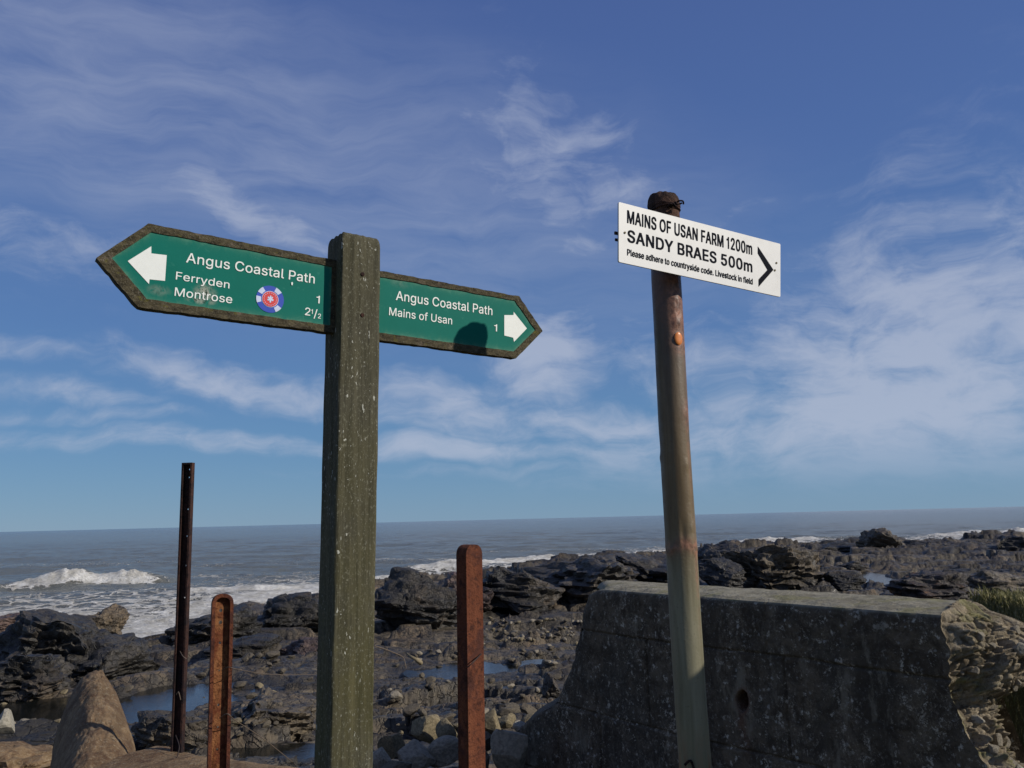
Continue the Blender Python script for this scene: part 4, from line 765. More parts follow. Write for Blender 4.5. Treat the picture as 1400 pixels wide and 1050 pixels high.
GL = {"r":{" ":[188,[]],"/":[255,[[14,-80,10,-78,12,-62,173,534,178,537,238,536,239,530,235,514,76,-78,70,-80]]],"1":[336,[[150,-4,146,-2,146,358,142,361,38,361,36,366,36,414,42,417,106,424,140,454,147,462,158,504,162,506,214,506,216,502,216,-2,214,-4]]],"2":[459,[[62,-4,60,-2,60,50,62,53,255,258,272,278,296,310,307,330,312,342,316,366,315,382,312,398,307,410,292,430,266,447,254,451,222,456,206,454,186,448,168,438,151,422,136,394,130,359,66,358,62,362,64,390,68,414,74,430,93,462,114,483,138,500,166,512,178,515,206,519,234,520,274,515,306,503,326,491,350,469,362,454,375,430,383,402,385,382,383,346,379,326,364,290,327,238,290,196,177,78,164,62,166,61,390,61,393,58,393,-2,390,-4]]],"A":[486,[[14,-4,12,-2,12,6,196,510,198,512,202,513,278,513,283,506,295,474,464,14,467,-2,462,-4,394,-4,390,-2,344,130,338,138,142,138,137,134,90,-2,86,-4],[163,206,166,203,310,203,314,203,316,206,265,350,243,426,238,435,195,298]]],"C":[516,[[254,-10,226,-8,202,-3,170,8,146,21,122,38,98,62,81,86,64,114,53,142,45,170,37,222,37,286,44,334,53,366,64,394,88,434,118,467,146,488,174,503,198,511,242,519,294,519,318,515,358,504,390,486,414,468,435,446,452,422,471,378,475,362,477,346,474,344,406,344,404,346,394,374,383,394,374,405,350,427,318,443,302,448,266,452,230,447,206,439,174,418,153,398,130,362,117,326,109,282,107,254,109,226,113,198,128,150,142,126,157,106,170,93,186,81,210,68,222,64,250,58,274,57,314,64,342,77,358,88,374,104,387,122,396,138,404,162,406,164,474,164,477,162,477,158,471,130,462,106,456,94,435,62,410,37,374,13,346,1,310,-8,278,-11]]],"F":[416,[[58,-4,56,-2,56,510,58,513,370,513,373,510,373,450,370,448,134,448,129,446,129,286,130,283,134,282,346,282,350,278,350,222,349,218,346,217,130,216,129,214,129,-2,126,-4]]],"M":[634,[[58,-4,56,-2,56,510,58,513,154,513,157,510,283,186,314,93,319,102,349,194,471,510,474,513,570,513,572,510,572,-2,570,-4,502,-4,500,-2,501,386,498,393,463,294,347,-2,342,-4,286,-4,281,-2,169,278,126,401,125,394,126,-2,122,-4],[502,398]]],"P":[451,[[58,-4,56,-2,56,510,58,513,258,512,294,507,310,503,342,488,356,478,384,450,394,434,408,398,413,354,411,318,408,298,395,262,382,243,366,225,338,204,314,193,282,185,250,182,130,181,129,178,129,-2,126,-4],[134,246,234,246,258,248,286,256,312,274,323,286,327,294,336,314,340,338,339,366,335,382,327,402,315,418,294,434,270,444,258,446,234,448,130,447,129,446,129,250,130,247]]],"U":[523,[[222,-10,174,0,146,13,122,29,92,58,73,90,65,110,61,126,56,166,56,510,58,513,126,513,128,510,128,178,129,162,138,130,149,110,161,94,190,72,222,60,242,57,262,56,298,61,322,70,334,76,350,88,364,102,379,130,387,158,389,178,389,510,394,513,458,513,461,510,461,158,456,122,448,98,436,74,421,54,390,25,362,8,330,-3,294,-11,246,-12]]],"a":[395,[[130,-11,102,-4,74,9,52,30,36,54,29,78,26,114,29,138,37,162,45,174,62,190,94,206,118,214,142,219,242,232,258,237,266,243,272,254,268,282,260,298,242,314,222,324,198,327,166,323,146,315,134,308,118,292,102,270,86,272,42,285,37,290,37,294,45,314,62,337,75,350,98,367,118,376,142,383,174,388,222,387,258,380,286,367,308,350,323,330,335,302,340,278,341,262,341,-2,338,-4,274,-3,273,34,270,37,242,9,210,-6,190,-11,170,-13],[162,50,174,49,210,56,234,69,252,86,264,106,271,130,272,178,270,180,242,173,174,163,138,155,122,147,106,133,101,126,96,102,97,94,105,78,118,65,130,58,142,53]]],"d":[430,[[166,-11,126,1,106,12,90,25,77,38,69,50,48,86,37,122,33,142,30,202,33,238,36,254,50,294,74,334,106,364,126,375,150,383,170,387,218,388,242,383,254,378,278,363,306,332,307,334,307,510,310,513,374,513,376,510,376,-2,374,-4,310,-3,309,42,306,48,286,21,266,5,250,-3,218,-11],[182,54,206,51,222,53,246,61,262,72,280,90,292,110,304,146,307,170,307,210,303,234,295,262,286,278,270,299,250,314,226,323,206,326,186,324,162,316,150,308,134,293,125,282,112,258,104,230,101,206,101,170,105,146,121,102,133,86,150,69,162,61]]],"e":[410,[[178,-10,158,-6,138,0,110,14,95,26,78,43,60,66,41,106,32,146,30,202,33,234,40,266,53,298,78,334,94,351,118,367,134,376,154,382,178,387,234,387,258,382,294,367,326,343,343,322,360,290,371,250,375,206,374,166,370,165,106,165,101,162,101,158,105,138,114,110,121,98,130,87,154,66,186,53,210,50,238,53,266,64,287,82,302,108,318,107,366,96,368,94,368,86,359,62,342,39,318,17,298,5,278,-3,238,-11],[103,226,106,225,302,225,304,230,299,250,292,270,279,290,262,308,250,315,230,323,206,326,182,323,166,318,142,303,126,286,113,266,104,242]]],"f":[260,[[78,-3,77,-2,77,318,74,323,6,323,2,326,2,378,3,382,6,383,74,383,77,386,77,438,80,466,85,478,92,490,118,516,142,528,182,534,222,532,242,527,247,522,247,518,232,466,230,464,222,464,214,468,194,470,170,464,156,454,148,438,146,426,146,386,150,383,230,383,232,378,232,326,230,323,150,323,147,322,146,318,146,-2,142,-4]]],"g":[431,[[194,-155,162,-152,142,-147,126,-143,102,-132,88,-122,62,-97,50,-78,48,-66,90,-41,102,-37,106,-39,135,-70,166,-87,182,-91,210,-93,230,-91,258,-83,278,-71,291,-58,303,-34,307,-10,307,54,306,56,286,32,266,16,250,9,218,1,182,1,150,6,122,16,90,36,72,54,53,82,41,110,34,138,30,178,30,206,33,238,42,274,62,318,75,334,106,364,126,375,150,383,170,387,186,388,218,388,242,384,254,379,274,367,290,352,306,332,309,334,310,382,374,383,376,378,376,-22,371,-58,364,-78,348,-102,330,-120,298,-139,254,-151,218,-155],[182,66,206,63,222,64,250,73,262,80,280,98,291,114,299,134,307,170,307,218,300,250,287,278,276,294,262,307,238,320,218,325,206,326,182,323,162,316,147,306,128,286,118,270,105,234,101,210,101,174,105,150,121,110,129,98,150,80,162,72]]],"h":[416,[[50,-3,49,-2,49,510,54,513,114,513,118,510,118,338,122,339,134,353,150,367,182,383,202,387,250,387,286,379,314,364,335,342,346,322,355,298,360,270,361,-2,358,-4,294,-4,292,-2,291,254,280,286,266,303,242,319,226,324,210,325,194,323,178,319,154,307,141,294,129,278,121,254,118,238,118,-2,114,-4]]],"i":[173,[[50,-3,49,-2,49,378,50,382,54,383,114,383,117,382,118,378,118,-2,114,-4],[66,441,56,446,41,462,37,478,37,486,42,506,54,520,70,527,90,528,106,524,120,514,128,502,130,494,130,474,128,466,122,456,110,444,90,439]]],"l":[195,[[106,-3,82,6,68,18,60,30,53,46,49,74,49,510,54,513,114,513,118,510,118,90,120,74,124,66,130,60,142,57,170,58,174,56,185,6,185,2,182,-2,162,-6,130,-6]]],"n":[416,[[50,-3,49,-2,50,382,114,383,116,378,116,338,118,332,134,353,150,367,182,383,202,387,238,388,270,384,294,376,314,364,335,342,346,322,355,298,359,278,361,254,361,-2,358,-4,294,-4,292,-2,291,254,280,286,266,303,242,319,226,324,210,325,194,323,178,319,154,307,141,294,129,278,121,254,118,238,118,-2,114,-4]]],"o":[421,[[178,-11,158,-7,134,1,106,17,78,43,60,66,41,106,33,146,30,194,33,230,41,270,60,310,78,333,106,359,134,376,178,387,238,387,282,375,306,362,334,337,355,310,371,278,380,250,384,222,385,202,383,146,375,110,364,82,355,66,334,39,310,17,298,9,258,-7,234,-11],[182,54,206,51,230,53,254,62,266,70,280,82,296,106,304,122,312,154,315,190,312,222,307,242,296,270,280,294,266,306,254,314,242,320,222,325,206,326,186,324,162,315,150,307,136,294,117,266,104,226,101,202,101,170,105,146,117,110,133,86,146,72,162,61]]],"r":[265,[[50,-3,49,-2,50,382,114,383,116,378,116,342,118,339,125,350,138,364,162,379,190,388,246,387,247,386,246,319,238,318,210,322,186,319,162,310,150,303,134,286,129,278,121,258,118,246,118,-2,114,-4]]],"s":[371,[[154,-10,114,-3,90,8,70,21,49,46,42,58,33,86,33,98,94,111,98,110,110,82,126,65,154,53,186,49,222,56,238,65,249,74,263,94,264,102,260,118,250,132,234,143,210,151,122,172,102,181,82,192,57,218,48,234,44,250,44,294,49,314,62,337,83,358,98,368,122,379,154,387,218,387,250,380,270,371,290,356,307,338,319,318,328,294,327,286,266,273,251,298,234,316,218,323,202,327,174,328,146,320,134,312,124,302,117,294,113,278,116,262,130,246,146,237,170,228,254,208,278,199,297,186,315,170,323,158,330,142,335,118,334,86,327,62,316,42,290,17,262,1,234,-8,210,-11]]],"t":[233,[[138,-6,106,4,90,16,76,30,69,46,64,62,61,86,60,322,6,323,2,326,3,382,58,383,61,386,61,470,62,474,66,475,129,474,130,386,134,383,206,383,208,378,208,326,206,323,134,323,131,322,130,318,130,98,133,78,137,70,146,60,170,54,198,58,206,56,217,2,214,-4,198,-7,158,-8]]],"u":[416,[[150,-6,134,-3,114,5,95,18,76,38,66,54,53,90,49,126,50,382,54,383,117,382,118,378,118,142,121,118,124,106,133,90,154,68,166,61,182,56,202,54,222,57,234,61,254,72,275,94,287,118,291,138,292,154,293,382,294,383,358,383,361,378,361,-2,358,-4,298,-4,294,-2,294,46,262,14,230,-3,210,-8,194,-9]]],"y":[395,[[58,-147,46,-144,44,-142,43,-138,49,-110,58,-83,66,-82,94,-86,106,-84,122,-75,135,-58,139,-50,157,-2,148,26,13,374,14,382,18,383,86,383,88,382,175,142,194,80,216,150,301,382,306,383,374,382,375,374,363,342,207,-66,195,-90,179,-114,158,-132,146,-139,122,-147,110,-148,74,-149]]]},"b":{" ":[198,[]],".":[214,[[66,-14,50,-7,41,2,33,18,32,58,37,74,54,91,74,98,114,98,130,95,138,91,152,78,156,70,159,54,159,26,152,6,138,-8,122,-15]]],"0":[479,[[174,-14,158,-11,138,-2,118,9,98,25,80,46,65,70,52,98,41,138,34,174,31,202,30,282,33,326,37,350,50,402,61,430,77,458,90,473,118,499,138,512,158,520,182,525,206,527,250,527,278,524,298,519,318,510,342,494,354,484,378,454,392,430,404,402,412,374,419,334,423,282,422,202,415,150,404,106,391,74,379,54,367,38,342,14,314,-3,294,-11,274,-16,250,-18,206,-18],[213,66,226,62,230,63,258,74,282,95,295,114,307,138,319,182,323,214,326,254,319,326,304,378,283,414,274,423,258,435,226,447,202,438,190,431,170,412,158,394,148,374,137,338,129,286,127,254,129,222,133,190,141,154,148,134,158,114,172,94,195,74]]],"1":[356,[[134,-11,132,-6,132,350,130,354,26,354,22,358,22,418,23,422,26,424,78,429,94,432,132,466,141,502,146,513,226,513,230,510,230,-6,229,-10,226,-11]]],"2":[479,[[50,-11,47,-10,46,-6,46,58,227,250,258,286,280,314,291,334,299,354,301,366,300,382,295,398,291,406,279,422,254,439,242,444,222,447,206,444,190,436,178,428,164,414,157,402,149,382,145,354,142,351,50,351,48,354,49,398,57,430,68,454,82,472,106,496,142,515,170,523,206,527,246,527,282,523,310,514,326,507,342,496,367,474,387,442,392,430,395,418,399,390,399,358,392,314,379,286,344,234,283,166,191,70,194,68,406,67,407,66,406,-10,402,-11]]],"5":[479,[[170,-15,138,-7,122,0,90,21,73,38,57,62,49,78,44,98,42,138,46,141,138,141,149,110,160,94,170,85,194,70,206,66,218,62,234,64,246,69,266,80,291,106,303,130,307,146,309,158,307,178,298,206,282,229,269,242,250,255,226,263,206,263,178,255,146,236,90,237,54,241,50,243,49,266,78,518,82,520,382,520,384,518,384,446,382,441,170,440,157,338,162,336,190,343,210,345,270,343,314,331,342,315,361,298,383,270,392,254,400,234,407,206,409,178,408,126,396,82,375,46,366,36,346,16,314,-2,286,-12,242,-18,194,-18]]],"A":[506,[[2,-11,-1,-10,-2,-6,-2,10,0,18,182,517,186,520,294,519,479,18,481,10,480,-10,478,-11,378,-11,326,130,322,131,158,131,153,130,150,122,102,-11],[186,210,294,210,296,214,261,314,244,370,238,380,182,214]]],"B":[482,[[46,-11,43,-10,42,-6,42,518,46,520,270,520,286,519,310,514,326,511,346,503,374,483,396,458,408,434,415,406,416,358,411,322,403,306,391,290,363,266,394,247,407,234,420,214,432,186,436,154,435,106,427,74,419,58,406,39,386,21,358,5,318,-7,274,-11],[143,70,146,68,254,69,274,73,298,82,310,90,322,102,335,126,335,146,328,166,315,186,306,195,286,208,270,215,234,220,146,220,143,218],[143,298,146,296,234,297,258,302,282,314,303,334,315,358,316,378,307,402,294,419,282,428,262,436,246,439,226,441,146,441,143,438]]],"D":[528,[[46,-11,43,-10,42,-6,42,518,46,520,266,519,314,512,342,504,374,487,410,459,436,430,451,402,463,374,475,326,479,290,480,238,475,182,462,134,450,106,436,82,408,50,382,28,346,9,310,-3,282,-8,242,-11],[143,70,146,68,226,69,250,73,278,81,302,93,322,108,346,134,364,166,371,186,380,234,379,282,371,322,359,354,347,374,335,390,310,412,282,427,258,435,222,440,146,441,143,438]]],"E":[445,[[46,-11,43,-10,42,-6,42,518,46,520,386,520,390,518,390,446,389,442,386,441,146,441,143,438,143,302,146,297,370,297,373,294,373,222,370,218,146,218,143,214,143,70,146,68,390,68,393,66,392,-10,390,-11]]],"F":[436,[[46,-11,43,-10,42,-6,42,518,46,520,386,519,387,518,386,442,146,441,143,438,144,290,146,289,362,289,364,286,364,214,362,210,146,210,143,206,142,-10]]],"I":[208,[[46,-11,43,-10,42,-6,42,518,46,520,138,520,140,518,139,-10,138,-11]]],"L":[419,[[46,-11,43,-10,42,-6,42,518,46,520,142,519,143,518,143,70,146,68,378,67,379,66,379,-6,378,-10,374,-11]]],"M":[654,[[46,-11,43,-10,42,-6,42,518,46,520,166,520,171,518,291,210,314,144,320,154,332,194,457,518,462,520,582,520,586,518,586,-6,585,-10,490,-11,487,-10,486,-6,486,306,482,302,460,242,360,-10,358,-11,270,-11,261,6,142,307,140,298,139,-10,138,-11]]],"N":[549,[[46,-11,43,-10,42,-6,42,518,46,520,150,520,156,518,378,166,381,174,381,518,386,520,478,520,481,518,480,-10,478,-11,369,-10,197,258,146,343,142,342,143,318,142,-10]]],"O":[559,[[210,-15,190,-11,158,0,134,13,110,30,85,54,53,102,37,142,29,174,24,202,22,270,24,306,32,350,41,378,53,406,69,434,85,454,110,479,134,496,162,510,186,519,230,526,290,527,346,520,378,508,402,495,425,478,455,446,467,430,483,402,495,374,503,346,510,290,511,238,508,194,503,162,495,134,483,106,467,78,446,51,429,34,402,14,378,1,358,-6,318,-16,246,-18],[258,66,270,65,310,76,334,89,350,100,364,114,387,150,400,178,407,206,412,254,408,298,399,334,388,358,368,390,350,408,330,423,306,434,270,443,242,439,218,431,198,419,166,389,152,370,142,350,133,326,125,290,122,262,125,218,128,198,142,158,154,136,168,118,198,90,222,76]]],"P":[471,[[46,-11,43,-10,42,-6,42,518,46,520,270,519,302,515,330,508,362,491,378,479,400,454,415,426,423,398,427,362,427,334,423,298,415,270,403,246,391,230,370,209,350,196,310,180,282,176,262,175,146,175,143,170,142,-10],[144,254,146,253,222,253,250,257,266,261,282,269,307,290,316,306,323,326,326,350,324,366,316,390,297,414,278,428,246,439,222,441,146,441,143,438]]],"R":[475,[[46,-11,43,-10,42,-6,42,518,46,520,274,519,310,515,334,507,366,491,391,470,407,446,415,430,423,406,426,386,427,334,423,298,411,266,400,246,374,220,343,202,352,182,444,14,446,10,445,-10,442,-11,338,-11,336,-10,230,184,226,187,146,187,143,182,142,-10],[146,266,222,266,250,269,278,277,298,289,307,298,319,318,326,350,323,374,320,386,316,394,302,412,282,428,246,439,146,441,143,438,143,270]]],"S":[473,[[178,-19,134,-11,110,-2,78,16,58,35,45,50,29,82,21,118,20,146,22,148,122,147,128,122,133,110,158,84,170,76,186,69,226,61,262,68,282,78,298,89,319,114,326,134,327,142,319,162,312,170,302,179,282,192,242,207,174,226,130,240,110,249,90,261,70,276,49,302,41,318,36,334,34,358,34,390,36,410,40,426,49,446,66,470,90,492,126,512,166,523,206,527,246,527,286,523,338,507,370,486,387,470,399,454,411,430,419,390,418,368,322,367,319,370,316,386,308,402,294,418,270,435,246,443,222,446,206,444,182,436,160,422,149,410,137,390,134,374,137,362,144,350,162,333,174,325,226,305,294,287,330,275,374,251,389,238,398,229,415,206,423,182,426,154,426,122,423,98,414,70,390,35,366,14,342,0,314,-11,270,-19]]],"U":[543,[[226,-18,194,-15,162,-7,134,5,114,18,99,30,76,54,53,98,45,130,42,158,42,518,46,520,138,520,142,518,142,182,145,158,153,134,165,114,175,102,190,88,218,73,250,65,262,64,290,70,310,77,334,94,347,106,355,118,371,154,375,182,375,518,378,520,474,519,475,518,475,154,471,122,463,94,456,78,435,46,418,29,390,9,366,-3,342,-11,306,-18]]],"Y":[498,[[186,-10,184,198,0,494,-2,502,-2,518,2,520,106,520,110,518,234,314,238,313,261,354,362,518,366,520,470,520,473,518,472,498,471,494,287,198,285,-10,282,-11]]],"a":[415,[[122,-19,90,-12,62,1,39,22,25,42,17,62,12,90,13,134,20,162,29,178,46,196,74,212,110,223,134,227,234,241,246,245,255,254,255,270,246,290,234,303,214,314,194,318,178,316,166,311,146,299,126,278,118,264,82,263,74,265,34,276,23,282,24,302,29,318,49,346,74,367,94,379,134,391,162,395,226,395,254,391,290,380,314,364,332,346,347,318,351,302,355,270,354,-10,262,-11,260,-10,258,3,230,-12,198,-19],[170,58,186,60,210,70,222,78,239,94,251,114,256,130,258,162,254,166,162,151,150,147,134,138,116,122,111,102,120,82,142,65]]],"c":[422,[[178,-19,150,-15,134,-11,98,6,82,17,62,38,49,54,29,94,21,126,16,174,17,218,21,250,29,282,49,322,62,338,82,359,106,375,134,387,166,394,242,395,266,391,302,379,334,360,348,346,363,326,376,302,380,290,379,266,326,252,286,252,275,274,263,290,254,299,234,310,206,318,194,315,174,307,158,295,140,274,132,262,122,234,116,206,115,178,117,162,125,130,132,114,158,81,174,69,198,60,218,60,234,66,254,78,264,86,276,102,285,126,290,128,322,128,378,114,381,110,380,86,372,66,352,34,322,8,302,-3,282,-11,242,-19]]],"d":[450,[[166,-19,154,-18,126,-11,114,-7,94,4,78,16,61,34,36,74,21,122,16,166,17,230,21,258,36,302,49,326,60,342,78,359,94,372,106,379,142,391,170,395,234,395,262,388,274,382,290,371,293,374,293,518,298,520,386,520,390,518,390,-6,389,-10,298,-11,295,-6,294,8,270,-7,246,-16,218,-19],[191,62,206,60,226,65,246,76,264,94,274,110,283,130,291,162,293,178,291,218,287,238,276,266,262,285,242,303,230,310,206,317,194,315,174,308,162,300,141,278,124,246,117,218,115,198,117,162,122,142,134,110,149,90,162,78,174,69]]],"e":[430,[[182,-19,138,-12,98,6,82,17,62,38,49,54,29,94,17,146,16,210,21,254,37,302,49,322,64,342,80,358,106,375,134,388,162,394,238,395,266,391,298,379,318,368,348,342,368,310,379,282,387,246,389,162,386,158,122,158,117,154,124,126,136,102,156,82,170,72,198,61,210,59,226,61,250,70,261,78,274,91,290,116,326,116,378,104,381,102,383,98,383,82,372,54,355,30,330,8,310,-3,270,-16,238,-19],[118,234,122,232,282,232,287,234,280,258,263,286,246,302,238,307,218,316,206,318,178,311,155,294,133,270,121,246]]],"f":[280,[[66,-11,63,-6,63,314,58,316,-10,316,-12,318,-12,386,-10,390,62,391,65,466,70,482,85,506,98,518,118,531,146,539,166,541,218,541,234,539,254,534,261,530,261,510,247,462,244,458,210,457,198,460,190,460,174,451,170,446,165,438,160,422,160,394,162,390,242,390,246,386,246,318,242,316,162,316,160,314,159,-10,158,-11]]],"h":[436,[[38,-11,35,-6,35,518,38,520,130,520,132,518,132,378,134,373,150,383,162,388,190,394,250,395,282,391,306,384,326,372,351,346,360,330,371,298,375,258,375,-6,374,-10,370,-11,279,-10,278,-6,278,230,275,254,266,278,254,293,242,304,230,311,214,316,202,315,190,311,166,299,145,274,137,254,132,230,131,-10,130,-11]]],"i":[193,[[38,-11,35,-6,35,386,38,390,130,390,132,386,131,-10,130,-11],[54,434,42,439,26,458,23,470,23,494,25,506,28,514,46,530,66,535,106,535,118,532,128,526,139,514,144,502,144,462,137,450,125,438,110,433,66,432]]],"k":[407,[[38,-11,35,-6,35,518,38,520,130,520,132,518,132,258,134,255,266,389,374,390,378,386,378,370,376,366,293,282,230,214,388,14,390,10,390,-6,389,-10,386,-11,278,-11,269,-2,159,138,150,147,132,130,131,-10,130,-11]]],"l":[215,[[94,-11,70,-2,56,10,41,34,36,54,35,518,38,520,130,520,132,518,133,86,138,74,147,66,186,65,188,62,199,14,199,-6,186,-11,174,-13,114,-13]]],"m":[636,[[38,-11,35,-6,35,386,38,390,126,390,130,386,130,378,134,375,154,387,178,395,258,396,274,392,290,384,302,375,318,356,322,356,350,380,378,392,414,397,474,396,498,390,522,379,543,362,555,346,564,330,570,310,575,274,575,-6,574,-10,482,-11,479,-10,478,-6,478,246,475,266,468,286,454,303,438,312,418,317,398,312,383,302,365,282,356,262,353,238,352,-10,350,-11,258,-11,256,-6,255,266,244,290,230,304,210,316,198,317,190,316,166,303,152,290,140,270,133,246,131,-10,130,-11]]],"n":[436,[[38,-11,35,-6,35,386,38,390,126,390,130,386,130,374,134,373,150,383,174,391,202,395,254,395,282,391,298,387,326,372,351,346,364,322,372,294,375,258,374,-10,370,-11,279,-10,278,-6,278,230,275,254,266,278,254,293,242,304,230,311,214,316,202,315,190,311,166,299,145,274,137,254,132,230,131,-10,130,-11]]],"o":[441,[[178,-19,150,-15,134,-11,98,6,82,17,62,38,49,54,29,94,21,126,16,174,17,218,21,250,29,282,49,322,62,338,82,359,106,375,134,387,166,394,234,395,266,391,302,379,318,370,338,355,363,326,379,298,391,266,398,226,399,166,395,126,388,98,375,70,363,50,338,21,318,6,282,-10,250,-18],[192,62,206,59,222,62,242,70,263,86,276,102,286,122,296,150,300,178,299,206,294,230,283,262,276,274,263,290,246,304,222,315,206,318,194,315,174,307,158,295,140,274,132,262,122,234,116,198,117,162,125,130,132,114,150,90,162,78,174,69]]],"r":[285,[[38,-11,35,-6,35,386,38,390,126,390,130,386,130,378,134,378,150,387,178,395,258,395,261,390,261,314,258,311,206,313,178,304,166,297,150,281,144,274,137,258,132,238,131,-10,130,-11]]],"s":[391,[[154,-18,126,-16,102,-11,78,0,58,13,44,26,28,50,18,82,18,102,22,106,62,115,78,118,110,118,115,110,121,94,139,74,154,65,182,57,210,64,226,73,243,90,248,102,247,110,234,127,222,135,198,143,110,165,82,177,54,197,37,222,30,246,29,290,32,314,46,342,66,363,82,374,110,387,150,395,222,395,250,390,282,379,298,368,318,349,330,330,339,310,342,298,342,282,334,277,286,266,254,266,250,267,243,282,232,298,222,307,206,316,186,320,166,315,146,304,133,290,129,282,130,270,143,254,158,245,178,237,278,211,302,200,318,188,334,170,343,154,348,138,349,90,347,74,339,50,328,34,309,14,282,-3,242,-16,206,-19]]],"t":[253,[[138,-14,114,-11,94,-4,75,10,61,26,49,58,47,82,47,314,42,316,-10,316,-12,318,-12,386,-10,390,42,390,46,391,47,394,47,478,50,482,142,482,144,478,144,394,146,390,218,390,222,386,222,318,218,316,146,316,144,314,144,106,145,94,148,82,158,68,170,64,218,65,220,62,231,14,231,-6,226,-11,198,-15]]],"u":[436,[[142,-14,114,-8,102,-3,82,10,57,38,45,62,40,78,37,98,35,122,35,386,38,390,130,390,132,386,133,134,138,114,149,94,156,86,166,76,178,69,190,65,202,63,222,69,242,80,259,98,274,130,278,158,278,386,282,390,374,389,375,386,374,-10,282,-11,280,-6,280,6,278,8,250,-8,222,-15,158,-16]]],"v":[415,[[146,-11,1,362,-1,386,2,390,102,389,194,136,200,146,286,387,290,390,386,390,389,386,387,362,244,-10,242,-11]]],"y":[415,[[50,-155,34,-152,31,-150,29,-146,29,-126,42,-78,46,-75,94,-76,104,-70,116,-58,124,-46,134,-22,140,-2,1,362,-1,386,2,390,102,389,194,136,204,158,286,387,290,390,386,390,389,386,387,362,224,-66,203,-106,195,-118,178,-134,158,-147,146,-151,122,-156]]]}}
CAP = 509.
def text(name, F, s, start, end, cap_px, h, m, parent, bold=0., pieces=None):
    """one line of lettering between two baseline points of the sign"""
    a = Vector(F.loc(*start)); b = Vector(F.loc(*end)); c = Vector(F.loc(start[0], start[1]-cap_px)); H = (c-a).length
    parts = pieces or [(s, 1.0, 0.0)]
    polys = []; x = 0.
    for (st, k_, dy) in parts:
        for ch in st:
            adv, sp = GL['b' if bold > .02 else 'r'][ch]
            for q in sp: polys.append([((x+q[i]*k_), q[i+1]*k_+dy*CAP) for i in range(0, len(q), 2)])
            x += adv*k_
    x0 = min(p[0] for q in polys for p in q); x1 = max(p[0] for q in polys for p in q)
    sy = H/CAP; L = (b-a).length; sx = L/(x1-x0)
    me = curve_mesh(name, [[((p[0]-x0)/CAP, p[1]/CAP) for p in q] for q in polys], .0003/H)
    d = (b-a).normalized(); shear = Matrix.Identity(4)
    shear[0][0], shear[1][0] = d.x*sx*CAP, d.y*sx*CAP; shear[0][1], shear[1][1] = -d.y*H*0, H; shear[2][2] = H; shear[0][3], shear[1][3] = a.x, a.y
    me.transform(shear); me.transform(F.mat(h)); return link(name, me, m, parent)
def sub_px(o, s, pts): return [(o[0]+x/s, o[1]+y/s) for x, y in pts]

# ------------------------------------------------------------------ wooden signpost
root = empty('wooden_signpost', (-.424, 2.05, 2.4), 'square mossy wooden post carrying two green pointed finger boards', 'signpost')
def wooden_post():
    yaw = R_(33); s = .0525; ch = .007; bm = bmesh.new(); rings = []
    prof = []
    for cx, cy in ((1, 1), (-1, 1), (-1, -1), (1, -1)):
        a0 = math.atan2(cy, cx)
        for q in range(4):
            a = a0-math.pi/4+q*math.pi/6; prof.append((cx*(s-ch)+math.cos(a)*ch, cy*(s-ch)+math.sin(a)*ch))
    P = []
    for i, (x, y) in enumerate(prof):
        x2, y2 = prof[(i+1) % len(prof)]; nseg = 14 if i % 4 == 3 else 1
        for j in range(nseg): P.append((x+(x2-x)*j/nseg, y+(y2-y)*j/nseg))
    zs = list(np.linspace(2.25, 4.70, 300)) + [4.708, 4.716, 4.722]
    V = []; c, s_ = math.cos(yaw), math.sin(yaw)
    def place(x, y, z, k_=1.):
        e = .0016*mn.fractal(Vector((x*30, y*30, z*2.2)), 1, 2, 4) + .0012*mn.noise(Vector((x*90, y*90, z*9)))
        r = 1+e/s; x, y = x*r*k_, y*r*k_; lean = (z-3.4)*.0135
        return (-.4165+lean + x*c-y*s_, 2.05 + x*s_+y*c, z)
    for i, z in enumerate(zs):
        k_ = 1 if i < 300 else (1, .985, .95, .88)[i-299]
        for (x, y) in P:
            zz = z + (0 if i < 270 else (i-270)/32*(.002*(-x/.05) + .003*(y/.05) + .004*mn.noise(Vector((x*60, y*60, 1)))))
            V.append(place(x, y, zz, k_))
    n = len(P); F_ = [(i*n+j, i*n+(j+1) % n, (i+1)*n+(j+1) % n, (i+1)*n+j) for i in range(len(zs)-1) for j in range(n)]
    V.append(place(0.0, 0, 4.729)); t_ = len(V)-1; b = (len(zs)-1)*n
    F_ += [(b+j, b+(j+1) % n, t_) for j in range(n)]
    return py_mesh('post', V, F_)
post = link('post', wooden_post(), M['wood'], root, smooth=False)
NF = Vector((math.sin(R_(33)), -math.cos(R_(33)), 0))
for (px, py) in ((495.5, 375), (495, 431)):
    c0 = Vector((-.4165+.0145, 2.05, 0))+NF*.0530; d = ray(px, py); q = EYE+d*((Vector((c0.x, c0.y, 0))-EYE).dot(NF)/d.dot(NF))
    bm = bmesh.new(); bmesh.ops.create_cone(bm, cap_ends=True, segments=18, radius1=.0056, radius2=.0050, depth=.006)
    bmesh.ops.bevel(bm, geom=[e for e in bm.edges if e.calc_length() < .003], offset=.0008, segments=1, affect='EDGES')
    bm.transform(Matrix.Translation(q) @ NF.to_track_quat('Z', 'Y').to_matrix().to_4x4()); me = bpy.data.meshes.new('bolt'); bm.to_mesh(me); bm.free()
    link('bolt', me, M['rustdk'], root)

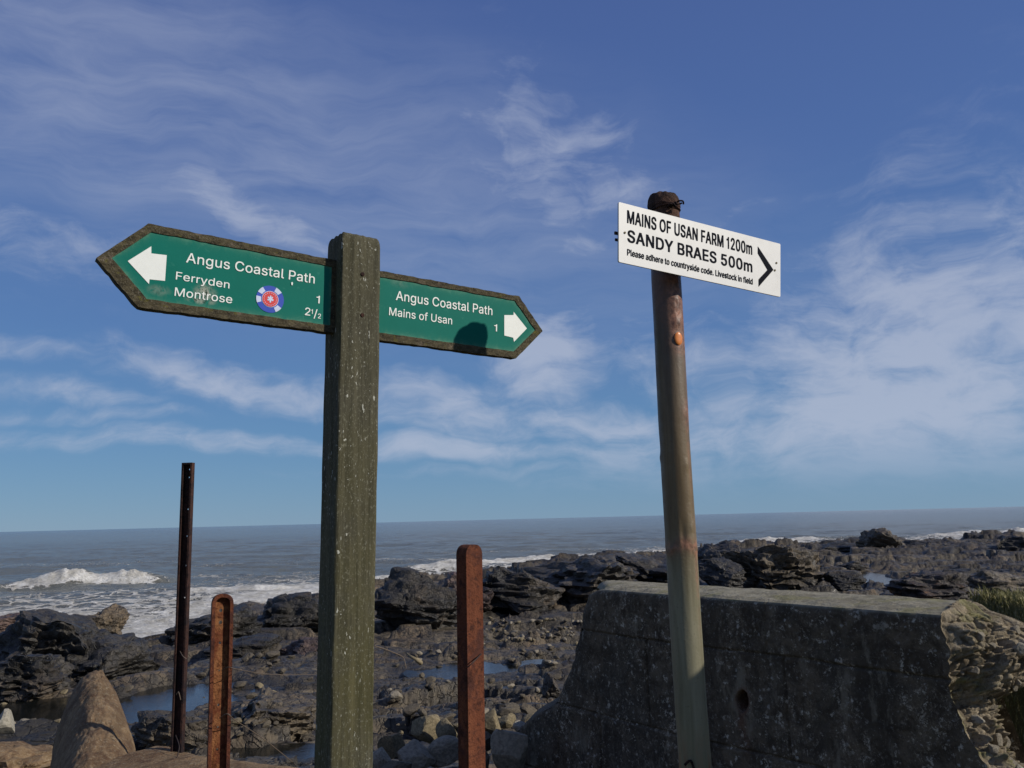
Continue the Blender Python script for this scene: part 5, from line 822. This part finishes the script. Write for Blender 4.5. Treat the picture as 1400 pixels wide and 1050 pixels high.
def rough_board(F, outer, inner, h_back, h_front, lip):
    """board cut to a point with a raised worn border round the sunk panel"""
    me1 = curve_mesh('b', [outer], (h_front-h_back)/2); me1.transform(Matrix.Translation((0, 0, (h_front+h_back)/2)))
    me2 = curve_mesh('b', [outer, inner], lip/2); me2.transform(Matrix.Translation((0, 0, h_front+lip/2+.0001)))
    bm = bmesh.new(); bm.from_mesh(me1); bm.from_mesh(me2)
    bmesh.ops.triangulate(bm, faces=bm.faces[:])
    for _ in range(6):
        es = [e for e in bm.edges if e.calc_length() > .014]
        if not es: break
        bmesh.ops.subdivide_edges(bm, edges=es, cuts=1); bmesh.ops.triangulate(bm, faces=bm.faces[:])
    bmesh.ops.remove_doubles(bm, verts=bm.verts, dist=.00005)
    for v in bm.verts:
        p = v.co; e = .0016*mn.fractal(Vector((p.x*40, p.y*40, p.z*8)), 1, 2, 4); e2 = .0013*mn.noise(Vector((p.x*14+5, p.y*30, 3)))
        v.co.y += e+e2; v.co.z += .7*mn.noise(Vector((p.x*90, p.y*90, 7)))*.0009; v.co.x += e*.6
    bm.transform(F.mat()); me = bpy.data.meshes.new('finger_board'); bm.to_mesh(me); bm.free(); return me
def panel_grid(F, poly, h, m, parent, rubs):
    me = curve_mesh('sign_panel', [poly], .0006); bm = bmesh.new(); bm.from_mesh(me); bmesh.ops.triangulate(bm, faces=bm.faces[:])
    for _ in range(8):
        es = [e for e in bm.edges if e.calc_length() > .008]
        if not es: break
        bmesh.ops.subdivide_edges(bm, edges=es, cuts=1); bmesh.ops.triangulate(bm, faces=bm.faces[:])
    me = bpy.data.meshes.new('sign_panel'); bm.to_mesh(me); bm.free()
    P = np.array([v.co[:2] for v in me.vertices]); D_ = np.full(len(P), 9.)
    for i in range(len(poly)):
        a, b = np.array(poly[i]), np.array(poly[(i+1) % len(poly)]); ab = b-a; t_ = np.clip(((P-a)@ab)/(ab@ab), 0, 1)
        D_ = np.minimum(D_, np.linalg.norm(P-(a+t_[:, None]*ab), axis=1))
    e = np.exp(-D_/.0055); r = np.zeros(len(P))
    for (x, y, rx, ry, am) in rubs: r = np.maximum(r, am*np.clip(1.5-np.hypot((P[:, 0]-x)/rx, (P[:, 1]-y)/ry), 0, 1))
    for nm, arr in (('edge', e), ('rub', r)):
        at = me.attributes.new(nm, 'FLOAT', 'POINT'); at.data.foreach_set('value', arr.astype(np.float32))
    me.transform(F.mat(h)); return link('sign_panel', me, m, parent)

# left finger (nearer)
FLf = Frame(EYE+(Vector((-.8227, 1.8028, 4.6807))-EYE)*.984, 32.3, -2.3, -.4); o4 = (120, 290); s4 = 4.118
def LP(pts): return [FLf.loc(*q) for q in sub_px(o4, s4, pts)]
outer = LP([(48, 258), (340, 65), (1372, 267), (1357, 677), (285, 535)]); inner = LP([(135, 258), (358, 112), (1349, 301), (1340, 636), (332, 490)])
outer[2] = (outer[2][0]+.03, outer[2][1]); outer[3] = (outer[3][0]+.03, outer[3][1])
inner[2] = (inner[2][0]+.012, inner[2][1]); inner[3] = (inner[3][0]+.012, inner[3][1])
lb = link('finger_board', rough_board(FLf, outer, inner, -.026, -.003, .004), M['board'], root)
lb['label'] = 'left green finger board pointing left to Ferryden and Montrose'
rb = [(*FLf.loc(*sub_px(o4, s4, [(660, 455)])[0]), .019, .016, 1.), (*FLf.loc(*sub_px(o4, s4, [(640, 500)])[0]), .026, .006, .9), (*FLf.loc(*sub_px(o4, s4, [(400, 440)])[0]), .02, .010, .35)]
panel_grid(FLf, inner, -.0018, M['green'], lb, rb)
hL = -.0009
plate('arrow', FLf, LP([(225, 275), (358, 192), (358, 232), (445, 242), (435, 387), (348, 378), (345, 405)]), hL, hL+.0006, M['letter'], lb)
def lq(x, y): return (o4[0]+x/s4, o4[1]+y/s4)
text('lettering', FLf, 'Angus Coastal Path', lq(553, 282), lq(1277, 402), 13.4, hL+.0006, M['letter'], lb, .012)
text('lettering', FLf, 'Ferryden', lq(495, 378), lq(797, 430), 10.6, hL+.0006, M['letter'], lb, .012)
text('lettering', FLf, 'Montrose', lq(488, 470), lq(812, 514), 11.3, hL+.0006, M['letter'], lb, .012)
text('lettering', FLf, '1', lq(1286, 511), lq(1305, 514), 10.4, hL+.0006, M['letter'], lb, .012)
text('lettering', FLf, '2', lq(1222, 579), lq(1252, 583), 10.4, hL+.0006, M['letter'], lb, .012)
text('lettering', FLf, '1/2', lq(1256, 590), lq(1312, 597), 10.4, hL+.0006, M['letter'], lb, .012, pieces=[('1', .62, .42), ('/', 1.05, 0.), ('2', .62, -.06)])
def disc(F, c, r, n=40, a0=0, a1=2*math.pi, r2=None):
    if r2 is None: return [(c[0]+r*math.cos(2*math.pi*i/n), c[1]+r*math.sin(2*math.pi*i/n)) for i in range(n)]
    o_ = [(c[0]+r*math.cos(a0+(a1-a0)*i/n), c[1]+r*math.sin(a0+(a1-a0)*i/n)) for i in range(n+1)]
    return o_ + [(c[0]+r2*math.cos(a0+(a1-a0)*i/n), c[1]+r2*math.sin(a0+(a1-a0)*i/n)) for i in range(n, -1, -1)]
cc = FLf.loc(*lq(1027, 490)); rr_ = .0340
rr_ = abs(FLf.loc(*lq(1027, 414))[1]-cc[1])*1.0
st = plate('sticker', FLf, disc(FLf, cc, rr_), hL, hL+.0006, M['blue'], lb)
for a in (-48, 52, 140, 188): plate('sticker_patch', FLf, disc(FLf, cc, rr_*1.0, 6, R_(a-15), R_(a+15), rr_*.66), hL+.0008, hL+.0012, M['skyblue'], lb)
plate('sticker_ring', FLf, disc(FLf, cc, rr_*.60), hL+.0008, hL+.0013, M['skyblue'], lb)
plate('sticker_centre', FLf, disc(FLf, cc, rr_*.56), hL+.0014, hL+.0019, M['red'], lb)
for i in range(18):
    a = 2*math.pi*i/18; plate('sticker_letter', FLf, disc(FLf, (cc[0]+rr_*.45*math.cos(a), cc[1]+rr_*.45*math.sin(a)), rr_*.032, 6), hL+.0020, hL+.0022, M['skyblue'], lb)
plate('sticker_emblem', FLf, [(cc[0]+rr_*a, cc[1]+rr_*b) for a, b in ((-.04, -.26), (.06, -.26), (.07, -.1), (.2, -.14), (.24, .0), (.12, .02), (.2, .14), (.1, .2), (.07, .1), (.04, .27), (-.05, .24), (-.05, .1), (-.17, .18), (-.2, .05), (-.08, 0), (-.22, -.04), (-.18, -.15), (-.05, -.1))], hL+.0020, hL+.0024, M['skyblue'], lb)
c5 = FLf.loc(*lq(1150, 403)); plate('bird_dropping', FLf, [(c5[0]+.0024*math.cos(a)*(1 if math.sin(a) > 0 else .8), c5[1]+.0042*math.sin(a)) for a in np.linspace(0, 6.0, 14)], hL+.0008, hL+.0016, M['letter'], lb)

# right finger (farther)
FR = Frame(EYE+(Vector((-.3286, 2.0761, 4.6394))-EYE)*.991, 33.6, -1.6, -2.0); o5 = (440, 300); s5 = 4.375
def RP(pts): return [FR.loc(*q) for q in sub_px(o5, s5, pts)]
outer = RP([(355, 309), (1180, 460), (1320, 668), (1160, 832), (345, 721)]); inner = RP([(362, 345), (1155, 485), (1278, 660), (1148, 790), (357, 679)])
outer[0] = (outer[0][0]-.03, outer[0][1]); outer[4] = (outer[4][0]-.03, outer[4][1]); inner[0] = (inner[0][0]-.018, inner[0][1]); inner[4] = (inner[4][0]-.018, inner[4][1])
rbd = link('finger_board', rough_board(FR, outer, inner, -.026, -.003, .004), M['board'], root)
rbd['label'] = 'right green finger board pointing right to Mains of Usan'
panel_grid(FR, inner, -.0018, M['green'], rbd, [(.05, -.02, .02, .01, .15)])
plate('arrow', FR, RP([(1092, 572), (1147, 572), (1148, 553), (1227, 652), (1150, 732), (1145, 707), (1092, 694)]), hL, hL+.0006, M['letter'], rbd)
def rq(x, y): return (o5[0]+x/s5, o5[1]+y/s5)
text('lettering', FR, 'Angus Coastal Path', rq(443, 481), rq(1020, 573), 12.6, hL+.0006, M['letter'], rbd, .014)
text('lettering', FR, 'Mains of Usan', rq(402, 572), rq(779, 628), 10.8, hL+.0006, M['letter'], rbd, .014)
text('lettering', FR, '1', rq(1030, 667), rq(1048, 670), 9.6, hL+.0006, M['letter'], rbd, .014)

# ------------------------------------------------------------------ metal pole with the white sign
proot = empty('metal_pole', (.402, 2.05, 2.4), 'rusty metal pipe pole carrying a white lettered farm sign', 'signpost')
AX = [(4.86, .4065), (4.82, .4063), (4.75, .4044), (4.6, .4008), (4.48, .4008), (4.18, .3990), (3.92, .4012), (3.74, .4010), (3.56, .4023), (3.43, .4050), (2.2, .405)]
AX.sort()
def axis_x(z): return np.interp(z, [a for a, b in AX], [b for a, b in AX])
zs = np.linspace(2.25, 4.775, 640); nth = 96; TH, ZZ = np.meshgrid(np.linspace(0, 2*math.pi, nth+1), zs)
cx_, sx_ = np.cos(TH), np.sin(TH)
rad = .0375 + .0006*fbm(cx_*2+ZZ*3, sx_*2, 601, 4)
def blob(z0, th0, rz, rt, h):   # lumps of rust and weld on the pipe wall, th0 measured from the side facing the viewer
    dth = (TH-(R_(-101)+R_(th0))+math.pi) % (2*math.pi)-math.pi
    return h*np.exp(-((ZZ-z0)/rz)**2-(dth/rt)**2)
rz_ = fbm(TH*3, ZZ*40, 611, 5, .65)
scale_zone = np.clip((ZZ-4.38)/.05, 0, 1)*np.clip((4.62-ZZ)/.04, 0, 1)*np.exp(-((((TH-R_(-101)-R_(38)+math.pi) % (2*math.pi))-math.pi)/.55)**2)
rad += scale_zone*(.0018+.0040*rz_)*np.clip((ZZ-4.452)/.02, 0, 1)
ringz = np.exp(-((ZZ-3.925-.006*np.sin(TH*3))/.016)**2)
rad += ringz*(.0012+.0030*np.clip(rz_, -.2, 1)) + blob(3.955, 50, .045, .35, .0025)*(1+rz_) - blob(3.95, 10, .03, .15, .002)
rad += blob(4.24, 55, .03, .3, .002)*(1+rz_) + blob(4.12, 45, .012, .2, .0015) - blob(4.17, -80, .03, .4, .0015) + blob(4.14, -85, .01, .3, .0018)
rusty = np.clip(scale_zone*1.5, 0, 1) + np.clip(ringz*1.1, 0, 1)*.8 + blob(4.24, 60, .03, .35, 1.) + blob(4.16, 60, .09, .15, .6) + blob(4.4, 78, .2, .2, .7)+blob(3.86, 62, .12, .18, .6) + np.clip((ZZ-4.6)/.05, 0, 1)
XX = axis_x(ZZ)+rad*cx_; YY = 2.05+rad*sx_
link('shaft', grid_mesh('shaft', XX, YY, ZZ, {'rusty': np.clip(rusty, 0, 1)}), M['pipe'], proot, smooth=True)
# crumpled cap
TH2, K = np.meshgrid(np.linspace(0, 2*math.pi, 73), np.linspace(0, 1, 40))
capr = np.interp(K, [0, .18, .2, .3, .36, .45, .62, .72, .86, 1], [.0385, .0385, .0395, .0405, .0405, .0425, .0405, .036, .022, 0]); capz = np.interp(K, [0, .18, .2, .3, .36, .45, .62, .72, .86, 1], [4.745, 4.772, 4.774, 4.776, 4.781, 4.789, 4.806, 4.817, 4.825, 4.827])
capr = capr*(1+.05*fbm(np.cos(TH2)*1.6+4, np.sin(TH2)*1.6+K*2, 621, 4)*(K > .3)); capz = capz + (K > .5)*.006*fbm(np.cos(TH2)*capr*50, np.sin(TH2)*capr*50, 622, 3) + .004*np.cos(TH2-2.4)*(K > .3)
link('cap', grid_mesh('cap', .4063+capr*np.cos(TH2), 2.05+capr*np.sin(TH2), capz, ), M['caprust'], proot, smooth=True)
def tube(name, pts, r, m, parent=None, seg=6):
    pts = [Vector(p) for p in pts]; V, F_ = [], []
    for i, p in enumerate(pts):
        t_ = (pts[min(i+1, len(pts)-1)]-pts[max(i-1, 0)]).normalized(); a = t_.cross(Vector((0, .3, 1)) if abs(t_.z) < .9 else Vector((1, 0, 0))).normalized(); b = t_.cross(a)
        rr = r[i] if isinstance(r, (list, tuple)) else r
        for j in range(seg): V.append(p+a*math.cos(j*2*math.pi/seg)*rr+b*math.sin(j*2*math.pi/seg)*rr)
    F_ = [(i*seg+j, i*seg+(j+1) % seg, (i+1)*seg+(j+1) % seg, (i+1)*seg+j) for i in range(len(pts)-1) for j in range(seg)] + [tuple(range(seg))[::-1], tuple(range((len(pts)-1)*seg, len(pts)*seg))]
    return link(name, py_mesh(name, V, F_), m, parent, smooth=True)
def smooth_path(pts, n=8):
    out = []; P = [Vector(p) for p in pts]
    for i in range(len(P)-1):
        p0, p1, p2, p3 = P[max(i-1, 0)], P[i], P[i+1], P[min(i+2, len(P)-1)]
        for j in range(n):
            t_ = j/n; out.append(.5*((2*p1)+(p2-p0)*t_+(2*p0-5*p1+4*p2-p3)*t_**2+(3*p1-p0-3*p2+p3)*t_**3))
    return out+[P[-1]]
rn = random.Random(3)
for kk in range(4):   # twisted wire ends on the right of the cap
    b = at_y(912+kk*4, 283-kk*1.5, 2.008); pts = [b, b+Vector((.006, -.008, .004)), b+Vector((rn.uniform(.006, .018), -.01, rn.uniform(-.008, .014))), b+Vector((rn.uniform(.012, .022), -.004, rn.uniform(-.006, .012)))]
    tube('wire_end', smooth_path(pts, 5), .0022, M['rustdk'], proot)
for kk in range(3):
    tube('wire_end', smooth_path([(.4063+.0405*math.cos(a), 2.05+.0425*math.sin(a), 4.778+.005*kk+.003*math.sin(a*3+kk)) for a in np.linspace(R_(-170), R_(10), 10)], 4), .0016, M['rustdk'], proot)
# orange disc let into the shaft
p = at_y(927, 463, 2.016); nn = (Vector((p.x, p.y, 0))-Vector((.4, 2.05, 0))).normalized()
th = math.atan2(nn.y, nn.x); DV, DF = [], []
for i in range(9):
    for j in range(28):
        r = .0140*i/8; a = j*2*math.pi/28; w_, h_ = r*math.cos(a)*.82, r*math.sin(a)*1.15; rr = .0400+.0016*(1-(i/8)**6)
        DV.append((float(axis_x(p.z))+rr*math.cos(th+w_/.038), 2.05+rr*math.sin(th+w_/.038), p.z+h_))
DF = [(i*28+j, i*28+(j+1) % 28, (i+1)*28+(j+1) % 28, (i+1)*28+j) for i in range(8) for j in range(28)]
link('orange_disc', py_mesh('orange_disc', DV, DF), M['orange'], proot, smooth=True)
hp = at_y(943, 1044, 2.03)
tube('wire_end', smooth_path([at_y(936, 1046, 2.011), at_y(944, 1040, 2.008), at_y(949, 1052, 2.012)], 4), .003, M['rustdk'], proot)

FW = Frame(EYE+(Vector((.27215, 1.9253, 4.7538))-EYE)*.968, 31.0, -2.1, -2.1); o6 = (830, 250); s6 = 4.564
def wq(x, y): return (o6[0]+x/s6, o6[1]+y/s6)
cs = [FW.loc(846, 276), FW.loc(1067, 333.5), FW.loc(1067, 406), FW.loc(846, 358)]
def rounded(poly, r=.003):
    out = []
    for i, p in enumerate(poly):
        p = Vector(p); a = (Vector(poly[i-1])-p).normalized(); b = (Vector(poly[(i+1) % len(poly)])-p).normalized()
        out += [tuple(p+a*r), tuple(p+a*r*.3+b*r*.3), tuple(p+b*r)]
    return out
sp_ = plate('sign_plate', FW, rounded(cs), -.003, 0, M['white'], proot)
plate('sign_edge', FW, rounded(cs), -.0045, -.0031, M['alu'], sp_, -.0)
hW = .0006
text('lettering', FW, 'MAINS OF USAN FARM 1200m', wq(125, 248), wq(905, 448), 16.8, hW, M['ink'], sp_, .035)
text('lettering', FW, 'SANDY BRAES 500m', wq(127, 366), wq(906, 558), 16.0, hW, M['ink'], sp_, .05)
text('lettering', FW, 'Please adhere to countryside code. Livestock in field', wq(125, 451), wq(908, 634), 8.4, hW, M['ink'], sp_, .028)
plate('chevron', FW, [FW.loc(*wq(a, b)) for a, b in ((940, 397), (1037, 543), (945, 648), (945, 602), (1000, 543), (940, 440))], hW-.0003, hW+.0003, M['ink'], sp_)
for (a, b) in ((110, 311), (1056, 500), (1046, 546)):
    c = FW.loc(*wq(a, b)); plate('rivet', FW, disc(FW, c, .0028, 14), 0.0002, .0016, M['tan'], sp_)
def bar_frame(name, F, c, hw, hh, d0, d1, m, parent):
    return plate(name, F, [(c[0]-hw, c[1]-hh), (c[0]+hw, c[1]-hh), (c[0]+hw, c[1]+hh), (c[0]-hw, c[1]+hh)], d0, d1, m, parent)
cB = FW.loc(846, 320)
bar_frame('rail', FW, (cB[0]+.2, cB[1]+.006-.002), .206, .0035, -.010, -.006, M['rustdk'], proot)
bar_frame('rail', FW, (cB[0]+.2, cB[1]-.012), .204, .0030, -.010, -.006, M['rustdk'], proot)
for zc in (4.735, 4.672): tube('strap', [(.404+.040*math.cos(a), 2.05+.040*math.sin(a), zc) for a in np.linspace(R_(-60), R_(230), 30)], .0025, M['rustdk'], proot)

# ------------------------------------------------------------------ fence posts of old steel
def steel_post(root_loc, c, top_z, bot_z, width, depth, yaw, thick, label, m_web, m_fl, arch=True, holes=(), back=False, lean=0.):
    """channel post; arch = the flange is bent over the top; back = seen from its closed side"""
    r = empty('steel_fence_post', root_loc, label, 'post', 'old rusty fence posts')
    nv = Vector((math.sin(yaw), -math.cos(yaw), 0)); F = Frame((c[0], c[1], 0), math.degrees(yaw), 0, 0)
    F.u = Vector((math.cos(yaw), math.sin(yaw), lean)); F.v = Vector((-lean*math.cos(yaw), -lean*math.sin(yaw), 1)); F.n = nv; F.p = Vector((c[0], c[1], 0))
    hw = width/2
    def outline(w_, top):
        if not arch: return [(-w_, bot_z), (w_, bot_z), (w_, top), (-w_, top)]
        rr = w_*.98; return [(-w_, bot_z), (w_, bot_z)] + [(w_*math.copysign(abs(math.cos(a))**.85, math.cos(a)), top-rr+rr*abs(math.sin(a))**.85) for a in np.linspace(0, math.pi, 15)]
    ou = outline(hw, top_z); iu = outline(hw-thick, top_z-thick); iu = [(x, y if y > bot_z+.001 else bot_z+.002) for x, y in iu]
    hp = [[(x+q*math.cos(a), z+q*math.sin(a)*(1.1)) for a in np.linspace(2*math.pi, 0, 12, endpoint=False)] for (x, z, q) in holes]
    d_web = (depth-thick*.7) if back else 0.
    web = curve_mesh('web', [ou if back else iu]+hp, thick*.35); web.transform(F.mat(d_web+thick*.35)); link('web', web, m_web, r)
    if back:
        fl = curve_mesh('flange', [ou, iu], (depth-thick*.7)/2-.0002); fl.transform(F.mat((depth-thick*.7)/2-.0002))
    else:
        fl = curve_mesh('flange', [ou, iu], depth/2); fl.transform(F.mat(depth/2))
    fo = link('flange', fl, m_fl, r)
    for o in (fo, r.children[0]):
        bv = o.modifiers.new('bevel', 'BEVEL'); bv.width = thick*.3; bv.segments = 2; bv.limit_method = 'ANGLE'; bv.angle_limit = R_(50)
    return r
# left channel post, open side towards the viewer
cP = at_y(309, 900, 2.9); y0 = R_(27); tz = at_y(312, 811, 2.9).z
hs_ = [(-.004, tz-z_, q) for z_, q in ((.055, .0052), (.094, .0058), (.160, .0042), (.25, .003), (.36, .004), (.43, .0035), (.50, .004))]
steel_post((cP.x, cP.y, 2.4), (cP.x, cP.y), tz, 2.3, .069, .026, y0, .011, 'orange-rusty channel post with rounded top and row of holes, left of signpost', M['rustor'], M['rust'], holes=hs_, lean=.005)
# right post, closed side towards the viewer
cP2 = at_y(640, 900, 2.3); tz2 = at_y(641, 744.5, 2.3).z; y2 = R_(46)
nv2 = Vector((math.sin(y2), -math.cos(y2), 0)); c2p = Vector((cP2.x-.004, cP2.y, 0))-nv2*.02
steel_post((cP2.x, cP2.y, 2.4), (c2p.x, c2p.y), tz2, 2.3, .060, .040, y2, .008, 'red-brown rusty steel post with rounded top, between signpost and wall', M['rust'], M['rust'], back=True, lean=-.004)
# tall thin post standing on the slab
p0 = at_y(247, 1019, 3.8); p1 = at_y(257.5, 633, 3.8)
y3 = R_(10); hz = [(.002, p1.z-z_, .0035) for z_ in (.030, .066, .21, .33, .46, .60)]
steel_post((p0.x, p0.y, 3.0), ((p0.x+p1.x)/2, p0.y), p1.z, 3.0, .050, .026, R_(-8), .008, 'tall thin dark angle iron post standing on the low slab at left', M['rustdk'], M['rustdk'], arch=False, holes=hz, lean=.0)

# ------------------------------------------------------------------ bits of fence wire and driftwood
def wire(label, px_pts, r, m, group='loose fence wires'):
    pts = smooth_path([at_y(a, b, y) for a, b, y in px_pts], 10); o = tube('fence_wire', pts, r, m)
    base_at(o, pts[0]); return tag(o, label, 'wire', group)
wire('thin wire curling down beside the tall thin post', [(246, 890, 3.78), (250, 897, 3.74), (255, 901, 3.74)], .0017, M['wire'])
wire('short wire loop round the lower part of the tall thin post', [(241, 950, 3.76), (244, 946, 3.73), (247, 957, 3.73)], .0017, M['wire'])
wire('wire hanging from the tall post foot over the slab edge', [(240, 1005, 3.76), (245, 1020, 3.72), (242, 1035, 3.68), (236, 1050, 3.6)], .002, M['wireblk'])
wire('wire tied round the channel post high up and trailing right', [(303, 917, 2.86), (312, 912, 2.83), (325, 915, 2.86), (370, 922, 3.2), (432, 922, 3.6)], .0012, M['wire'])
wire('wire tied round the channel post low down and trailing right', [(300, 982, 2.86), (311, 976, 2.83), (322, 985, 2.87), (360, 1010, 3.1), (400, 1042, 3.3)], .0014, M['wire'])
wire('dark wire wrapped slantwise round the right rusty post', [(639, 912, 2.262), (642, 910, 2.255), (648, 904, 2.262), (655, 897, 2.29), (659, 893, 2.32)], .0016, M['wireblk'])
wire('pale bent wire sticking out right of the wooden signpost', [(512, 883, 5.0), (530, 889, 5.1), (550, 898, 5.2), (554, 908, 5.2), (555, 914, 5.2)], .0035, M['wire'])
dw = tube('driftwood', smooth_path([at_y(556, 893, 10), at_y(562, 898, 9.9), at_y(570, 902, 9.9), at_y(576, 907, 10)], 5), [.01]*5+[.018]*5+[.028]*5+[.02], M['tan'], seg=9)
base_at(dw, at_y(570, 905, 10)); tag(dw, 'small bleached piece of driftwood on the rocks right of the wooden signpost', 'driftwood')
